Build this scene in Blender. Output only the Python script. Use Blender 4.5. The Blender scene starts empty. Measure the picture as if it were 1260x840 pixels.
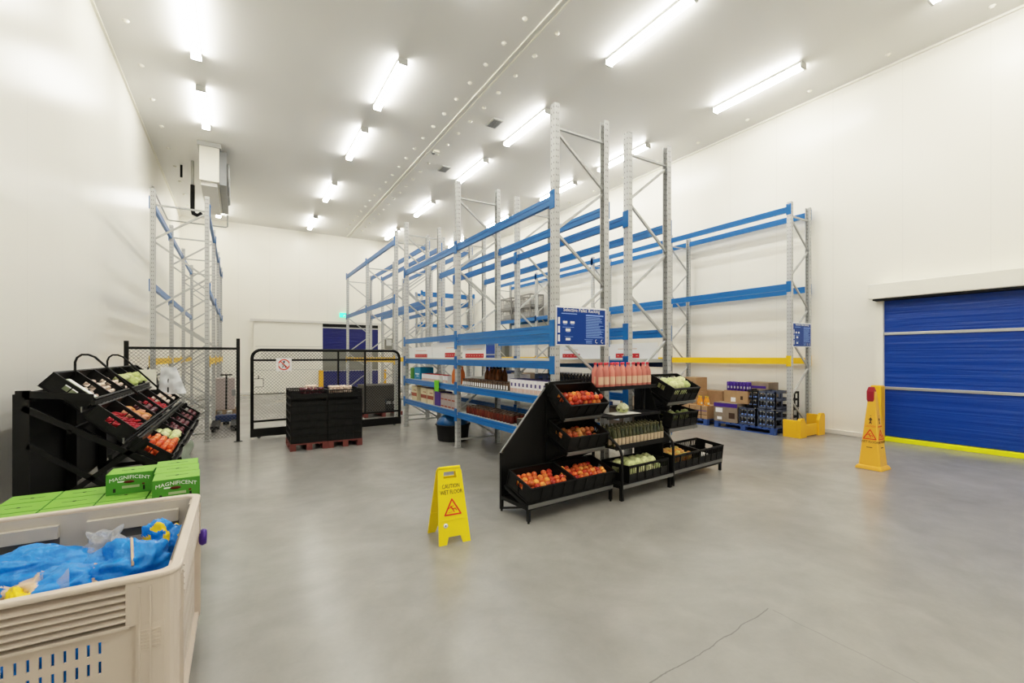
import bpy, math, random
from mathutils import Matrix, Vector, Euler, noise
random.seed(7)
S = bpy.context.scene
COL = S.collection
PI = math.pi

# ------------------------------------------------------------------ materials
MATS = {}
def tone(c):
    """albedo whose lit colour, after the display curve below, reads as c"""
    return tuple(min(-math.log(1 - min(x, .84)) / 1.8, .9) for x in c)
def mat(name, col, rough=0.5, metal=0.0, var=0.0, vscale=8.0, bump=0.0, bscale=40.0, emit=0.0,
        trans=0.0, alpha=1.0, coat=0.0, rnd=None, stretch=(1, 1, 1), spec=.22):
    if not emit: col = tone(col)
    if rnd: rnd = [tone(c) for c in rnd]
    m = bpy.data.materials.new(name); m.use_nodes = True
    nt = m.node_tree; N = nt.nodes; L = nt.links
    b = N['Principled BSDF']
    b.inputs['Base Color'].default_value = (*col, 1)
    b.inputs['Roughness'].default_value = rough
    b.inputs['Specular IOR Level'].default_value = spec
    b.inputs['Metallic'].default_value = metal
    b.inputs['Transmission Weight'].default_value = trans
    b.inputs['Alpha'].default_value = alpha
    b.inputs['Coat Weight'].default_value = coat
    if emit:
        b.inputs['Emission Color'].default_value = (*col, 1)
        b.inputs['Emission Strength'].default_value = emit
    if var or bump:
        tc = N.new('ShaderNodeTexCoord'); mp = N.new('ShaderNodeMapping')
        mp.inputs['Scale'].default_value = stretch
        L.new(tc.outputs['Object'], mp.inputs['Vector'])
    src = None
    if rnd:
        oi = N.new('ShaderNodeObjectInfo'); cr = N.new('ShaderNodeValToRGB')
        L.new(oi.outputs['Random'], cr.inputs['Fac'])
        els = cr.color_ramp.elements
        for k, c in enumerate(rnd):
            p = k / (len(rnd) - 1)
            if k == 0: e = els[0]
            elif k == len(rnd) - 1: e = els[-1]
            else: e = els.new(p)
            e.position = p; e.color = (*c, 1)
        src = cr.outputs['Color']
        L.new(src, b.inputs['Base Color'])
    if var:
        nz = N.new('ShaderNodeTexNoise'); nz.inputs['Scale'].default_value = vscale
        nz.inputs['Detail'].default_value = 4
        L.new(mp.outputs['Vector'], nz.inputs['Vector'])
        mr = N.new('ShaderNodeMapRange')
        mr.inputs['From Min'].default_value = .3; mr.inputs['From Max'].default_value = .7
        mr.inputs['To Min'].default_value = 1 - var; mr.inputs['To Max'].default_value = 1 + var
        L.new(nz.outputs['Fac'], mr.inputs['Value'])
        mx = N.new('ShaderNodeVectorMath'); mx.operation = 'SCALE'
        if src: L.new(src, mx.inputs[0])
        else: mx.inputs[0].default_value = col
        L.new(mr.outputs['Result'], mx.inputs['Scale'])
        L.new(mx.outputs['Vector'], b.inputs['Base Color'])
    if bump:
        n2 = N.new('ShaderNodeTexNoise'); n2.inputs['Scale'].default_value = bscale
        n2.inputs['Detail'].default_value = 3
        L.new(mp.outputs['Vector'], n2.inputs['Vector'])
        bp = N.new('ShaderNodeBump'); bp.inputs['Strength'].default_value = bump
        bp.inputs['Distance'].default_value = .02
        L.new(n2.outputs['Fac'], bp.inputs['Height']); L.new(bp.outputs['Normal'], b.inputs['Normal'])
    MATS[name] = m
    return m

def mnodes(m):
    return m.node_tree.nodes, m.node_tree.links, m.node_tree.nodes['Principled BSDF']

def math_node(N, L, op, a, b=None, c=None):
    n = N.new('ShaderNodeMath'); n.operation = op
    for i, v in enumerate((a, b, c)):
        if v is None: continue
        if isinstance(v, (int, float)): n.inputs[i].default_value = v
        else: L.new(v, n.inputs[i])
    return n.outputs[0]

mat('black_metal', (.007, .007, .006), .45)
mat('black_plastic', (.007, .007, .006), .5, bump=.1)
mat('black_sheet', (.007, .007, .006), .5)
mat('grey_edge', (.28, .28, .27), .35, .3)
mat('blue_beam', (.014, .215, .52), .35, coat=.2)
mat('navy_beam', (.02, .05, .16), .4)
mat('yellow_beam', (.84, .62, .03), .4)
mat('guard_yellow', (.82, .56, .03), .42)
mat('galv', (.58, .585, .57), .42, .35, var=.08, vscale=6)
mat('galv_dark', (.33, .335, .33), .45, .5)
mat('wire', (.22, .22, .21), .45, .5)
mat('white_paint', (.80, .79, .75), .35)
mat('trim_white', (.72, .71, .68), .4)
mat('deck', (.60, .60, .57), .5)
mat('board', (.62, .59, .52), .6)
mat('alum', (.62, .62, .60), .3, .6)
mat('neon_yellow', (.80, .80, .02), .4)
mat('rubber', (.02, .02, .02), .7)
mat('diffuser', (1.0, .975, .93), .5, emit=24.0)
mat('fixture', (.62, .62, .60), .45)
mat('bin_plastic', (.66, .605, .545), .42, var=.05, vscale=3)
mat('bin_shade', (.22, .20, .165), .6)  # bin plastic darkened to paint the shade inside its recesses
mat('bin_inner', (.56, .53, .48), .45, var=.06, vscale=3)
mat('yellow_sign', (.84, .70, .004), .35, coat=.2)
mat('cone_orange', (.84, .55, .08), .35, coat=.2)
mat('ink', (.02, .018, .015), .6)
mat('ink_red', (.75, .08, .02), .5)
mat('cone_red', (.45, .03, .05), .45)
mat('label_white', (.85, .84, .80), .5)
mat('sign_blue', (.003, .075, .36), .35)
mat('sign_line', (.35, .52, .85), .5)
mat('red_label', (.62, .05, .06), .5)
mat('carton', (.50, .34, .19), .7, var=.08, vscale=10)
mat('carton_grey', (.36, .29, .22), .7, var=.08, vscale=10)
mat('carton_dark', (.075, .065, .05), .6, var=.1)
mat('tape', (.62, .50, .32), .3)
mat('carton_print', (.09, .05, .03), .6)
mat('purple', (.10, .04, .34), .4)
mat('silver', (.6, .6, .65), .3, .5)
mat('crate_blue', (.12, .145, .21), .5)
mat('pallet_blue', (.06, .13, .36), .6, var=.15)
mat('pallet_red', (.27, .085, .07), .7, var=.15)
mat('pallet_wood', (.30, .21, .13), .8, var=.2)
mat('green_carton', (.12, .37, .05), .5)
mat('green_carton_top', (.30, .55, .10), .5)
mat('green_tag', (.22, .60, .03), .5)
mat('cyan_box', (.015, .33, .52), .4)
mat('pink', (.70, .30, .24), .25, rnd=[(.66, .28, .23), (.74, .36, .29), (.60, .24, .20)])
mat('pink_label', (.72, .55, .42), .5)
mat('pink_cap', (.75, .12, .16), .4)
mat('glass_green', (.05, .07, .03), .15, rnd=[(.045, .06, .02), (.10, .10, .03), (.04, .05, .03)], coat=.5)
mat('cream_label', (.60, .50, .37), .5)
mat('gold_cap', (.22, .20, .10), .4, .3)
mat('dark_bottle', (.02, .022, .03), .2, coat=.5)
mat('amber', (.28, .10, .02), .3)
mat('orange_bottle', (.70, .26, .06), .3)
mat('yellow_drink', (.78, .42, .04), .3)
mat('brown_jar', (.15, .085, .05), .3, rnd=[(.10, .055, .035), (.22, .14, .09), (.14, .08, .05)])
mat('jar_label', (.68, .60, .48), .5)
mat('red_sauce', (.19, .028, .015), .2, rnd=[(.22, .035, .02), (.14, .02, .012), (.27, .07, .03)])
mat('milk_white', (.80, .79, .80), .4)
mat('milk_print', (.13, .10, .30), .4)
mat('milk_tray', (.70, .56, .50), .6)
mat('flour', (.72, .66, .50), .6)
mat('flour_red', (.42, .11, .06), .5)
mat('dark_red', (.18, .02, .015), .4)
mat('pallet_wrap', (.5, .48, .46), .2)
mat('lilac_box', (.52, .46, .44), .5)
mat('bag_blue', (.0, .31, .72), .25, coat=.25, bump=1.0, bscale=13, spec=.3)
mat('tub_blue', (.005, .12, .32), .3, coat=.3, bump=.4, bscale=14)
mat('bag_yellow', (.80, .66, .02), .3)
mat('bag_beige', (.68, .55, .40), .35, coat=.5, bump=.4, bscale=20)
mat('bag_white', (.75, .76, .77), .3, coat=.3)
mat('clear_film', (.80, .82, .84), .12, trans=.55, alpha=.55, bump=.5, bscale=30)
mat('film_green', (.45, .52, .42), .3, trans=.2, alpha=.75, bump=.4, bscale=20)
mat('paper', (.78, .77, .73), .6)
mat('apple', (.6, .06, .02), .3, var=.25, vscale=14, coat=.2,
    rnd=[(.50, .03, .012), (.62, .08, .02), (.38, .02, .012), (.74, .24, .05), (.56, .05, .015), (.78, .42, .10), (.62, .13, .03), (.70, .20, .06)])
mat('mixed_apple', (.6, .2, .03), .3, var=.25, vscale=14, coat=.2,
    rnd=[(.45, .02, .02), (.60, .35, .08), (.40, .20, .04), (.52, .05, .03), (.66, .42, .14)])
mat('tomato', (.7, .12, .03), .3, rnd=[(.70, .10, .03), (.78, .28, .05), (.62, .06, .03), (.80, .36, .08)], coat=.2)
mat('cabbage', (.62, .66, .38), .5, var=.25, vscale=30, bump=.5, bscale=25, rnd=[(.62, .66, .36), (.74, .74, .52), (.54, .60, .28)])
mat('cauli', (.72, .72, .55), .7, bump=.8, bscale=60)
mat('leaf', (.20, .38, .08), .5, var=.2)
mat('mushroom', (.74, .66, .58), .55, rnd=[(.78, .72, .64), (.66, .58, .50), (.75, .62, .55)])
mat('lettuce', (.50, .62, .16), .5, var=.2, rnd=[(.58, .62, .28), (.48, .55, .20), (.66, .68, .42)])
mat('chilli', (.52, .03, .05), .35, rnd=[(.50, .02, .05), (.62, .06, .07), (.42, .02, .03)])
mat('pale_root', (.68, .40, .26), .5, rnd=[(.74, .44, .30), (.60, .30, .16), (.72, .40, .12)])
mat('onion_red', (.12, .02, .03), .35, rnd=[(.12, .02, .035), (.20, .03, .04), (.08, .02, .03)], coat=.3)
mat('potato', (.62, .40, .14), .6, rnd=[(.62, .42, .16), (.72, .36, .06), (.55, .50, .16), (.70, .55, .18)])
mat('squash', (.30, .34, .12), .5, rnd=[(.28, .33, .12), (.38, .40, .18), (.20, .26, .10)])
mat('exit_green', (.05, .75, .45), .4, emit=1.2)
mat('panel_grey', (.30, .30, .26), .5)
mat('cage', (.40, .39, .37), .5, .4)
mat('garlic_net', (.75, .72, .66), .6)
mat('pack_green', (.50, .55, .38), .4)

# perforated galvanised upright: rows of dark punched slots
def perforated():
    m = mat('galv_perforated', (.60, .605, .59), .42, .35)
    N, L, b = mnodes(m)
    tc = N.new('ShaderNodeTexCoord'); sp = N.new('ShaderNodeSeparateXYZ')
    L.new(tc.outputs['Object'], sp.inputs[0])
    z = math_node(N, L, 'FRACT', math_node(N, L, 'MULTIPLY', sp.outputs['Z'], 1 / .075))
    zm = math_node(N, L, 'LESS_THAN', math_node(N, L, 'ABSOLUTE', math_node(N, L, 'SUBTRACT', z, .5)), .14)
    # object coords: post centred on x=y=0; holes in two columns on each face
    ax = math_node(N, L, 'ABSOLUTE', sp.outputs['X']); ay = math_node(N, L, 'ABSOLUTE', sp.outputs['Y'])
    hx = math_node(N, L, 'LESS_THAN', math_node(N, L, 'ABSOLUTE', math_node(N, L, 'SUBTRACT', ax, .013)), .0045)
    hy = math_node(N, L, 'LESS_THAN', math_node(N, L, 'ABSOLUTE', math_node(N, L, 'SUBTRACT', ay, .024)), .0055)
    geo = N.new('ShaderNodeNewGeometry'); vt = N.new('ShaderNodeVectorTransform')
    vt.vector_type = 'NORMAL'; vt.convert_from = 'WORLD'; vt.convert_to = 'OBJECT'
    L.new(geo.outputs['True Normal'], vt.inputs[0])
    sn = N.new('ShaderNodeSeparateXYZ'); L.new(vt.outputs[0], sn.inputs[0])
    fx = math_node(N, L, 'GREATER_THAN', math_node(N, L, 'ABSOLUTE', sn.outputs['X']), .7)
    fy = math_node(N, L, 'GREATER_THAN', math_node(N, L, 'ABSOLUTE', sn.outputs['Y']), .7)
    a = math_node(N, L, 'MULTIPLY', hy, fx); c = math_node(N, L, 'MULTIPLY', hx, fy)
    k = math_node(N, L, 'MULTIPLY', math_node(N, L, 'MAXIMUM', a, c), zm)
    mx = N.new('ShaderNodeMix'); mx.data_type = 'RGBA'
    mx.inputs['A'].default_value = (.52, .525, .51, 1); mx.inputs['B'].default_value = (.17, .17, .165, 1)
    L.new(k, mx.inputs['Factor']); L.new(mx.outputs['Result'], b.inputs['Base Color'])
perforated()

def floor_mat():
    m = mat('concrete_floor', (.36, .345, .315), .3, spec=.5)
    N, L, b = mnodes(m)
    tc = N.new('ShaderNodeTexCoord')
    n1 = N.new('ShaderNodeTexNoise'); n1.inputs['Scale'].default_value = .7; n1.inputs['Detail'].default_value = 5
    n1.inputs['Roughness'].default_value = .62; n1.inputs['Distortion'].default_value = .6
    n2 = N.new('ShaderNodeTexNoise'); n2.inputs['Scale'].default_value = 4; n2.inputs['Detail'].default_value = 6; n2.inputs['Distortion'].default_value = .4
    n3 = N.new('ShaderNodeTexNoise'); n3.inputs['Scale'].default_value = 40; n3.inputs['Detail'].default_value = 2
    for n in (n1, n2, n3): L.new(tc.outputs['Object'], n.inputs['Vector'])
    cr = N.new('ShaderNodeValToRGB'); L.new(n1.outputs['Fac'], cr.inputs['Fac'])
    e = cr.color_ramp.elements
    e[0].position = .25; e[0].color = (.215, .206, .182, 1)
    e[1].position = .75; e[1].color = (.315, .308, .284, 1)
    x = e.new(.5); x.color = (.266, .256, .231, 1)
    s = math_node(N, L, 'MULTIPLY_ADD', n2.outputs['Fac'], .30, .85)
    s2 = math_node(N, L, 'MULTIPLY_ADD', n3.outputs['Fac'], .08, .96)
    s = math_node(N, L, 'MULTIPLY', s, s2)
    # shrinkage crack: two thin line segments on the slab
    sp = N.new('ShaderNodeSeparateXYZ'); L.new(tc.outputs['Object'], sp.inputs[0])
    def seg(x0, y0, x1, y1, w):
        dx, dy = x1 - x0, y1 - y0; l = math.hypot(dx, dy); dx /= l; dy /= l
        px = math_node(N, L, 'SUBTRACT', sp.outputs['X'], x0); py = math_node(N, L, 'SUBTRACT', sp.outputs['Y'], y0)
        along = math_node(N, L, 'ADD', math_node(N, L, 'MULTIPLY', px, dx), math_node(N, L, 'MULTIPLY', py, dy))
        dist = math_node(N, L, 'SUBTRACT', math_node(N, L, 'MULTIPLY', px, dy), math_node(N, L, 'MULTIPLY', py, dx))
        wob = math_node(N, L, 'MULTIPLY_ADD', n2.outputs['Fac'], .06, -.03)
        dist = math_node(N, L, 'ABSOLUTE', math_node(N, L, 'ADD', dist, wob))
        a = math_node(N, L, 'LESS_THAN', dist, w)
        a = math_node(N, L, 'MULTIPLY', a, math_node(N, L, 'GREATER_THAN', along, 0))
        return math_node(N, L, 'MULTIPLY', a, math_node(N, L, 'LESS_THAN', along, l))
    k = math_node(N, L, 'MAXIMUM', seg(.2, 1.45, 2.88, 1.62, .0035), math_node(N, L, 'MULTIPLY', seg(2.88, 1.60, 2.82, .3, .003), .55))
    s = math_node(N, L, 'MULTIPLY', s, math_node(N, L, 'MULTIPLY_ADD', k, -.4, 1.0))
    vm = N.new('ShaderNodeVectorMath'); vm.operation = 'SCALE'
    L.new(cr.outputs['Color'], vm.inputs[0]); L.new(s, vm.inputs['Scale'])
    L.new(vm.outputs['Vector'], b.inputs['Base Color'])
    b.inputs['Roughness'].default_value = .25
    return m
floor_mat()

def panel_mat(name, col, axis, pitch, rough=.3, depth=.12):
    """painted insulated panel with a fine joint line every pitch metres along one axis"""
    m = mat(name, col, rough, spec=.4)
    col = col if name == 'ceiling_panel' else tone(col)
    N, L, b = mnodes(m)
    tc = N.new('ShaderNodeTexCoord'); sp = N.new('ShaderNodeSeparateXYZ'); L.new(tc.outputs['Object'], sp.inputs[0])
    f = math_node(N, L, 'FRACT', math_node(N, L, 'MULTIPLY', sp.outputs[axis], 1 / pitch))
    k = math_node(N, L, 'LESS_THAN', f, .006)
    nz = N.new('ShaderNodeTexNoise'); nz.inputs['Scale'].default_value = .6; L.new(tc.outputs['Object'], nz.inputs['Vector'])
    s = math_node(N, L, 'MULTIPLY_ADD', nz.outputs['Fac'], .06, .97)
    s = math_node(N, L, 'MULTIPLY', s, math_node(N, L, 'MULTIPLY_ADD', k, -depth, 1.0))
    vm = N.new('ShaderNodeVectorMath'); vm.operation = 'SCALE'; vm.inputs[0].default_value = col
    L.new(s, vm.inputs['Scale']); L.new(vm.outputs['Vector'], b.inputs['Base Color'])
    bp = N.new('ShaderNodeBump'); bp.inputs['Strength'].default_value = .03; bp.inputs['Distance'].default_value = .1
    n2 = N.new('ShaderNodeTexNoise'); n2.inputs['Scale'].default_value = 1.2; L.new(tc.outputs['Object'], n2.inputs['Vector'])
    L.new(n2.outputs['Fac'], bp.inputs['Height']); L.new(bp.outputs['Normal'], b.inputs['Normal'])
panel_mat('wall_panel_y', (.80, .79, .755), 'Y', 1.15, .28)
panel_mat('wall_panel_x', (.80, .79, .755), 'X', 1.15, .28)
panel_mat('ceiling_panel', (.80, .79, .75), 'X', 6.25, .38, .0)

def vinyl(name, col):
    m = mat(name, col, .3, spec=.35)
    N, L, b = mnodes(m)
    tc = N.new('ShaderNodeTexCoord'); mp = N.new('ShaderNodeMapping'); mp.inputs['Scale'].default_value = (1, .22, 7)
    L.new(tc.outputs['Object'], mp.inputs[0])
    nz = N.new('ShaderNodeTexNoise'); nz.inputs['Scale'].default_value = 1.6; nz.inputs['Detail'].default_value = 5
    nz.inputs['Distortion'].default_value = .3
    L.new(mp.outputs[0], nz.inputs['Vector'])
    bp = N.new('ShaderNodeBump'); bp.inputs['Strength'].default_value = .4; bp.inputs['Distance'].default_value = .06
    L.new(nz.outputs['Fac'], bp.inputs['Height']); L.new(bp.outputs['Normal'], b.inputs['Normal'])
vinyl('door_vinyl', (.001, .078, .42))
vinyl('door_vinyl_dark', (.012, .02, .20))

# ------------------------------------------------------------------ mesh builder
class MB:
    def __init__(s): s.v = []; s.f = []; s.mi = []; s.sm = []; s.mats = []
    def _m(s, m):
        if m not in s.mats: s.mats.append(m)
        return s.mats.index(m)
    def add(s, vs, fs, m='black_metal', smooth=False, M=None):
        o = len(s.v)
        s.v += [tuple(M @ Vector(p)) for p in vs] if M else [tuple(p) for p in vs]
        k = s._m(m)
        for f in fs: s.f.append([i + o for i in f]); s.mi.append(k); s.sm.append(smooth)
        return s
    def box(s, x0, x1, y0, y1, z0, z1, m='black_metal', M=None):
        vs = [(x0, y0, z0), (x1, y0, z0), (x1, y1, z0), (x0, y1, z0), (x0, y0, z1), (x1, y0, z1), (x1, y1, z1), (x0, y1, z1)]
        return s.add(vs, [(0, 3, 2, 1), (4, 5, 6, 7), (0, 1, 5, 4), (1, 2, 6, 5), (2, 3, 7, 6), (3, 0, 4, 7)], m, M=M)
    def bar(s, p0, p1, w, h, m='black_metal'):
        p0, p1 = Vector(p0), Vector(p1); d = p1 - p0; l = d.length; d.normalize()
        up = Vector((0, 0, 1)) if abs(d.z) < .95 else Vector((0, 1, 0))
        x = d.cross(up).normalized(); y = x.cross(d).normalized()
        M = Matrix((( x.x, d.x, y.x, p0.x), (x.y, d.y, y.y, p0.y), (x.z, d.z, y.z, p0.z), (0, 0, 0, 1)))
        return s.box(-w / 2, w / 2, 0, l, -h / 2, h / 2, m, M)
    def tube(s, pts, r, m='black_metal', n=8):
        pts = [Vector(p) for p in pts]; vs = []; fs = []
        for i, p in enumerate(pts):
            d = (pts[min(i + 1, len(pts) - 1)] - pts[max(i - 1, 0)]).normalized()
            up = Vector((0, 0, 1)) if abs(d.z) < .9 else Vector((1, 0, 0))
            if i: up = lastx.cross(d) if lastx.cross(d).length > .1 else up
            x = d.cross(up).normalized(); y = x.cross(d).normalized(); lastx = y.cross(d) * -1 if False else x
            for k in range(n):
                a = 2 * PI * k / n; vs.append(p + x * math.cos(a) * r + y * math.sin(a) * r)
        for i in range(len(pts) - 1):
            for k in range(n):
                fs.append((i * n + k, i * n + (k + 1) % n, (i + 1) * n + (k + 1) % n, (i + 1) * n + k))
        fs.append(tuple(range(n))[::-1]); fs.append(tuple((len(pts) - 1) * n + k for k in range(n)))
        return s.add(vs, fs, m, True)
    def lathe(s, prof, m='black_metal', n=12, M=None, cap=True):
        vs = []; fs = []
        for (r, z) in prof:
            for k in range(n):
                a = 2 * PI * k / n; vs.append((r * math.cos(a), r * math.sin(a), z))
        for i in range(len(prof) - 1):
            for k in range(n):
                fs.append((i * n + k, i * n + (k + 1) % n, (i + 1) * n + (k + 1) % n, (i + 1) * n + k))
        if cap:
            fs.append(tuple(range(n))[::-1]); fs.append(tuple((len(prof) - 1) * n + k for k in range(n)))
        return s.add(vs, fs, m, True, M)
    def prism(s, poly, t, m='black_metal', M=None):
        """poly in local xy, extruded from z=0 to t"""
        n = len(poly)
        vs = [(x, y, 0) for x, y in poly] + [(x, y, t) for x, y in poly]
        fs = [tuple(range(n))[::-1], tuple(range(n, 2 * n))] + [(i, (i + 1) % n, n + (i + 1) % n, n + i) for i in range(n)]
        return s.add(vs, fs, m, M=M)
    def quad(s, a, b, c, d, m='black_metal'): return s.add([a, b, c, d], [(0, 1, 2, 3)], m)
    def mesh(s, name):
        me = bpy.data.meshes.new(name); me.from_pydata(s.v, [], s.f)
        for m in s.mats: me.materials.append(MATS[m])
        me.polygons.foreach_set('material_index', s.mi); me.polygons.foreach_set('use_smooth', s.sm)
        me.update(); return me
    def build(s, name, parent=None, loc=(0, 0, 0), rot=(0, 0, 0), bevel=0):
        return link(name, s.mesh(name), parent, loc, rot, bevel)

def link(name, me, parent=None, loc=(0, 0, 0), rot=(0, 0, 0), bevel=0):
    o = bpy.data.objects.new(name, me); COL.objects.link(o)
    o.parent = parent; o.location = loc; o.rotation_euler = rot
    if bevel:
        b = o.modifiers.new('bevel', 'BEVEL'); b.width = bevel; b.segments = 2; b.limit_method = 'ANGLE'
    return o
def empty(name, loc=(0, 0, 0), rot=(0, 0, 0)):
    o = bpy.data.objects.new(name, None); COL.objects.link(o); o.location = loc; o.rotation_euler = rot; return o
def tag(o, label, cat, group=None):
    o['label'] = label; o['category'] = cat
    if group: o['group'] = group
    return o
def struct(o): o['kind'] = 'structure'; return o
def copy_tree(o, parent=None):
    c = o.copy(); COL.objects.link(c); c.parent = parent
    for ch in [x for x in bpy.data.objects if x.parent == o]: copy_tree(ch, c)
    return c
CH = {}
def dup(root, loc=None, rot=None, label=None, group=None, M=None):
    """copy a thing with its parts (children lists cached)"""
    if root.name not in CH: CH[root.name] = list(root.children)
    def rec(o, parent):
        c = o.copy(); COL.objects.link(c); c.parent = parent
        kids = CH.get(o.name)
        if kids is None: kids = CH[o.name] = list(o.children)
        for k in kids: rec(k, c)
        return c
    r = rec(root, None)
    if M is not None: r.matrix_world = M; r.location, q, r.scale = M.decompose(); r.rotation_euler = q.to_euler()
    if loc is not None: r.location = loc
    if rot is not None: r.rotation_euler = rot
    if label: r['label'] = label
    if group: r['group'] = group
    return r
class Proto:
    """first use moves the original, later uses copy it"""
    def __init__(s, o): s.o = o; s.used = False
    def put(s, loc=None, rot=None, label=None, group=None, M=None):
        if s.used: return dup(s.o, loc, rot, label, group, M)
        s.used = True; r = s.o
        if r.name not in CH:
            def rec(o):
                CH[o.name] = list(o.children)
                for k in CH[o.name]: rec(k)
            rec(r)
        if M is not None: r.location, q, r.scale = M.decompose(); r.rotation_euler = q.to_euler()
        if loc is not None: r.location = loc
        if rot is not None: r.rotation_euler = rot
        if label: r['label'] = label
        if group: r['group'] = group
        return r
def T(x, y, z): return Matrix.Translation((x, y, z))
def Rz(a): return Matrix.Rotation(a, 4, 'Z')
def Rx(a): return Matrix.Rotation(a, 4, 'X')
def Ry(a): return Matrix.Rotation(a, 4, 'Y')
R = math.radians

FC = {}
def text_mesh(body, size, m, ext=.0006, arch=0.0):
    """lettering as one mesh (from Blender's built-in font), optionally arched"""
    k = (body, size, m, ext, arch)
    if k not in FC:
        cu = bpy.data.curves.new('lettering', 'FONT'); cu.body = body; cu.size = size; cu.extrude = ext
        cu.align_x = 'CENTER'; cu.align_y = 'CENTER'; cu.resolution_u = 2
        t = bpy.data.objects.new('tmp_text', cu); COL.objects.link(t)
        bpy.context.view_layer.update()
        me = bpy.data.meshes.new_from_object(t.evaluated_get(bpy.context.evaluated_depsgraph_get()))
        bpy.data.objects.remove(t); bpy.data.curves.remove(cu)
        me.name = 'lettering'; me.materials.clear(); me.materials.append(MATS[m])
        if arch:
            hw = max(abs(v.co.x) for v in me.vertices)
            for v in me.vertices: v.co.y -= arch * (v.co.x / hw) ** 2
        FC[k] = me
    return FC[k]
def text(body, size, m, parent, loc, rot, name='lettering', ext=.0006, sx=1.0, arch=0.0):
    o = link(name, text_mesh(body, size, m, ext, arch), parent, loc, rot); o.scale = (sx, 1, 1)
    return o

# ------------------------------------------------------------------ camera
YAW = math.atan(337 / 558)
cam = bpy.data.cameras.new('camera'); co = bpy.data.objects.new('camera', cam); COL.objects.link(co)
co.location = (0, 0, 1.6); co.rotation_euler = (PI / 2, 0, -YAW)
cam.sensor_width = 36; cam.lens = 558 / 1260 * 36; cam.shift_y = 18 / 1260; cam.clip_start = .05
S.camera = co

# ------------------------------------------------------------------ room shell
XL, XR, YB, YF, H = -1.95, 10.55, 21.9, -4.5, 7.1
struct(MB().box(XL - .2, XR + .2, YF - .2, YB + .2, -.15, 0, 'concrete_floor').build('floor'))
ceil = struct(MB().box(XL - .2, XR + .2, YF - .2, YB + .2, H, H + .2, 'ceiling_panel').build('ceiling'))
struct(MB().box(XL - .2, XL, YF, YB, 0, H, 'wall_panel_y').build('wall_left'))
struct(MB().box(XR, XR + .2, YF, YB, 0, H, 'wall_panel_y').build('wall_right'))
struct(MB().box(XL, XR, YB, YB + .2, 0, H, 'wall_panel_x').build('wall_back'))
struct(MB().box(XL, XR, YF - .2, YF, 0, H, 'wall_panel_x').build('wall_front'))
struct(MB().box(XR - .05, XR, 3.95, YB, 0, .09, 'trim_white').build('baseboard_right', bevel=.01))
struct(MB().box(XL, XL + .05, YF, YB, 0, .09, 'trim_white').build('baseboard_left', bevel=.01))
struct(MB().box(XL, .5, YB - .05, YB, 0, .09, 'trim_white').box(6.1, XR, YB - .05, YB, 0, .09, 'trim_white').build('baseboard_back'))
# coved joints wall / ceiling, and the T-joint down the ceiling's middle
struct(MB().box(XL, XL + .04, YF, YB, H - .04, H, 'white_paint').build('trim_1'))
struct(MB().box(XR - .04, XR, YF, YB, H - .04, H, 'white_paint').build('trim_2'))
jt = MB().box(4.265, 4.285, YF, YB, H - .03, H, 'white_paint').box(4.365, 4.385, YF, YB, H - .03, H, 'white_paint')
jt.box(4.285, 4.365, YF, YB, H - .006, H, 'ceiling_panel')
struct(jt.build('trim_3'))
capm = MB().lathe([(.045, 0), (.05, .012), (.028, .024), (.028, .034), (.012, .038)], 'white_paint', 10, M=Rx(PI)).mesh('bolt_cap')
caps = []
for k in range(22):
    for x in (4.0, 4.65): caps.append((x, 6.22 + .675 * k))
for k in range(9): caps.append((-1.57, 9.63 + 1.33 * k))
for k in range(11): caps.append((10.14, 2.2 + 1.33 * k))
for x, y in caps: link('bolt_cap', capm, ceil, (x, y, H))

# ------------------------------------------------------------------ ceiling lights
def make_light():
    r = empty('ceiling_light')
    tag(r, '', 'light', 'fluorescent batten lights on the ceiling')
    b = MB().box(-.07, .07, -.9, .9, -.05, 0, 'fixture').box(-.085, .085, -.93, -.9, -.135, -.02, 'fixture').box(-.085, .085, .9, .93, -.135, -.02, 'fixture')
    b.build('housing', r)
    p = [(-.062, -.05), (-.074, -.075), (-.070, -.11), (-.045, -.13), (.045, -.13), (.070, -.11), (.074, -.075), (.062, -.05)]
    d = MB(); n = len(p)
    vs = [(x, -.9, z) for x, z in p] + [(x, .9, z) for x, z in p]
    d.add(vs, [(i, i + 1, n + i + 1, n + i) for i in range(n - 1)], 'diffuser')
    d.build('diffuser', r)
    return r
LP = Proto(make_light())
rows = [(-1.7, 'nearest out of view, added for lighting'), (1.7, 'overhead out of view, added for lighting'), (5.35, 'first'), (9.1, 'second'), (12.05, 'third'), (16.0, 'fourth'), (20.05, 'fifth')]  # the two out-of-view rows are unseen, added to light the room
cols = [(-.65, 'row beside the left wall'), (2.6, 'row left of the ceiling joint'), (5.88, 'row right of the ceiling joint'), (9.03, 'row nearest the right wall')]
for x, cn in cols:
    for y, rn in rows:
        if x < 0 and y == 16.0: continue
        LP.put((x, y, H), (0, 0, 0), 'glowing white batten light, %s in the %s' % (rn if rn.startswith(('ne', 'ov')) else rn + ' visible', cn))
def vent(y, lab):
    r = empty('ceiling_vent', (5.17, y, H)); tag(r, lab, 'vent', 'grey ceiling vents')
    MB().box(-.13, .13, -.2, .2, -.03, 0, 'fixture').build('vent_frame', r)
    m = MB()
    for k in range(9): m.box(-.105, .105, -.17 + k * .04, -.15 + k * .04, -.04, -.03, 'galv_dark')
    m.box(-.105, .105, -.175, .175, -.034, -.03, 'galv').build('louvre', r)
vent(9.36, 'small grey vent in the ceiling, the nearer of two')
vent(12.41, 'small grey vent in the ceiling, the farther of two')
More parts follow.
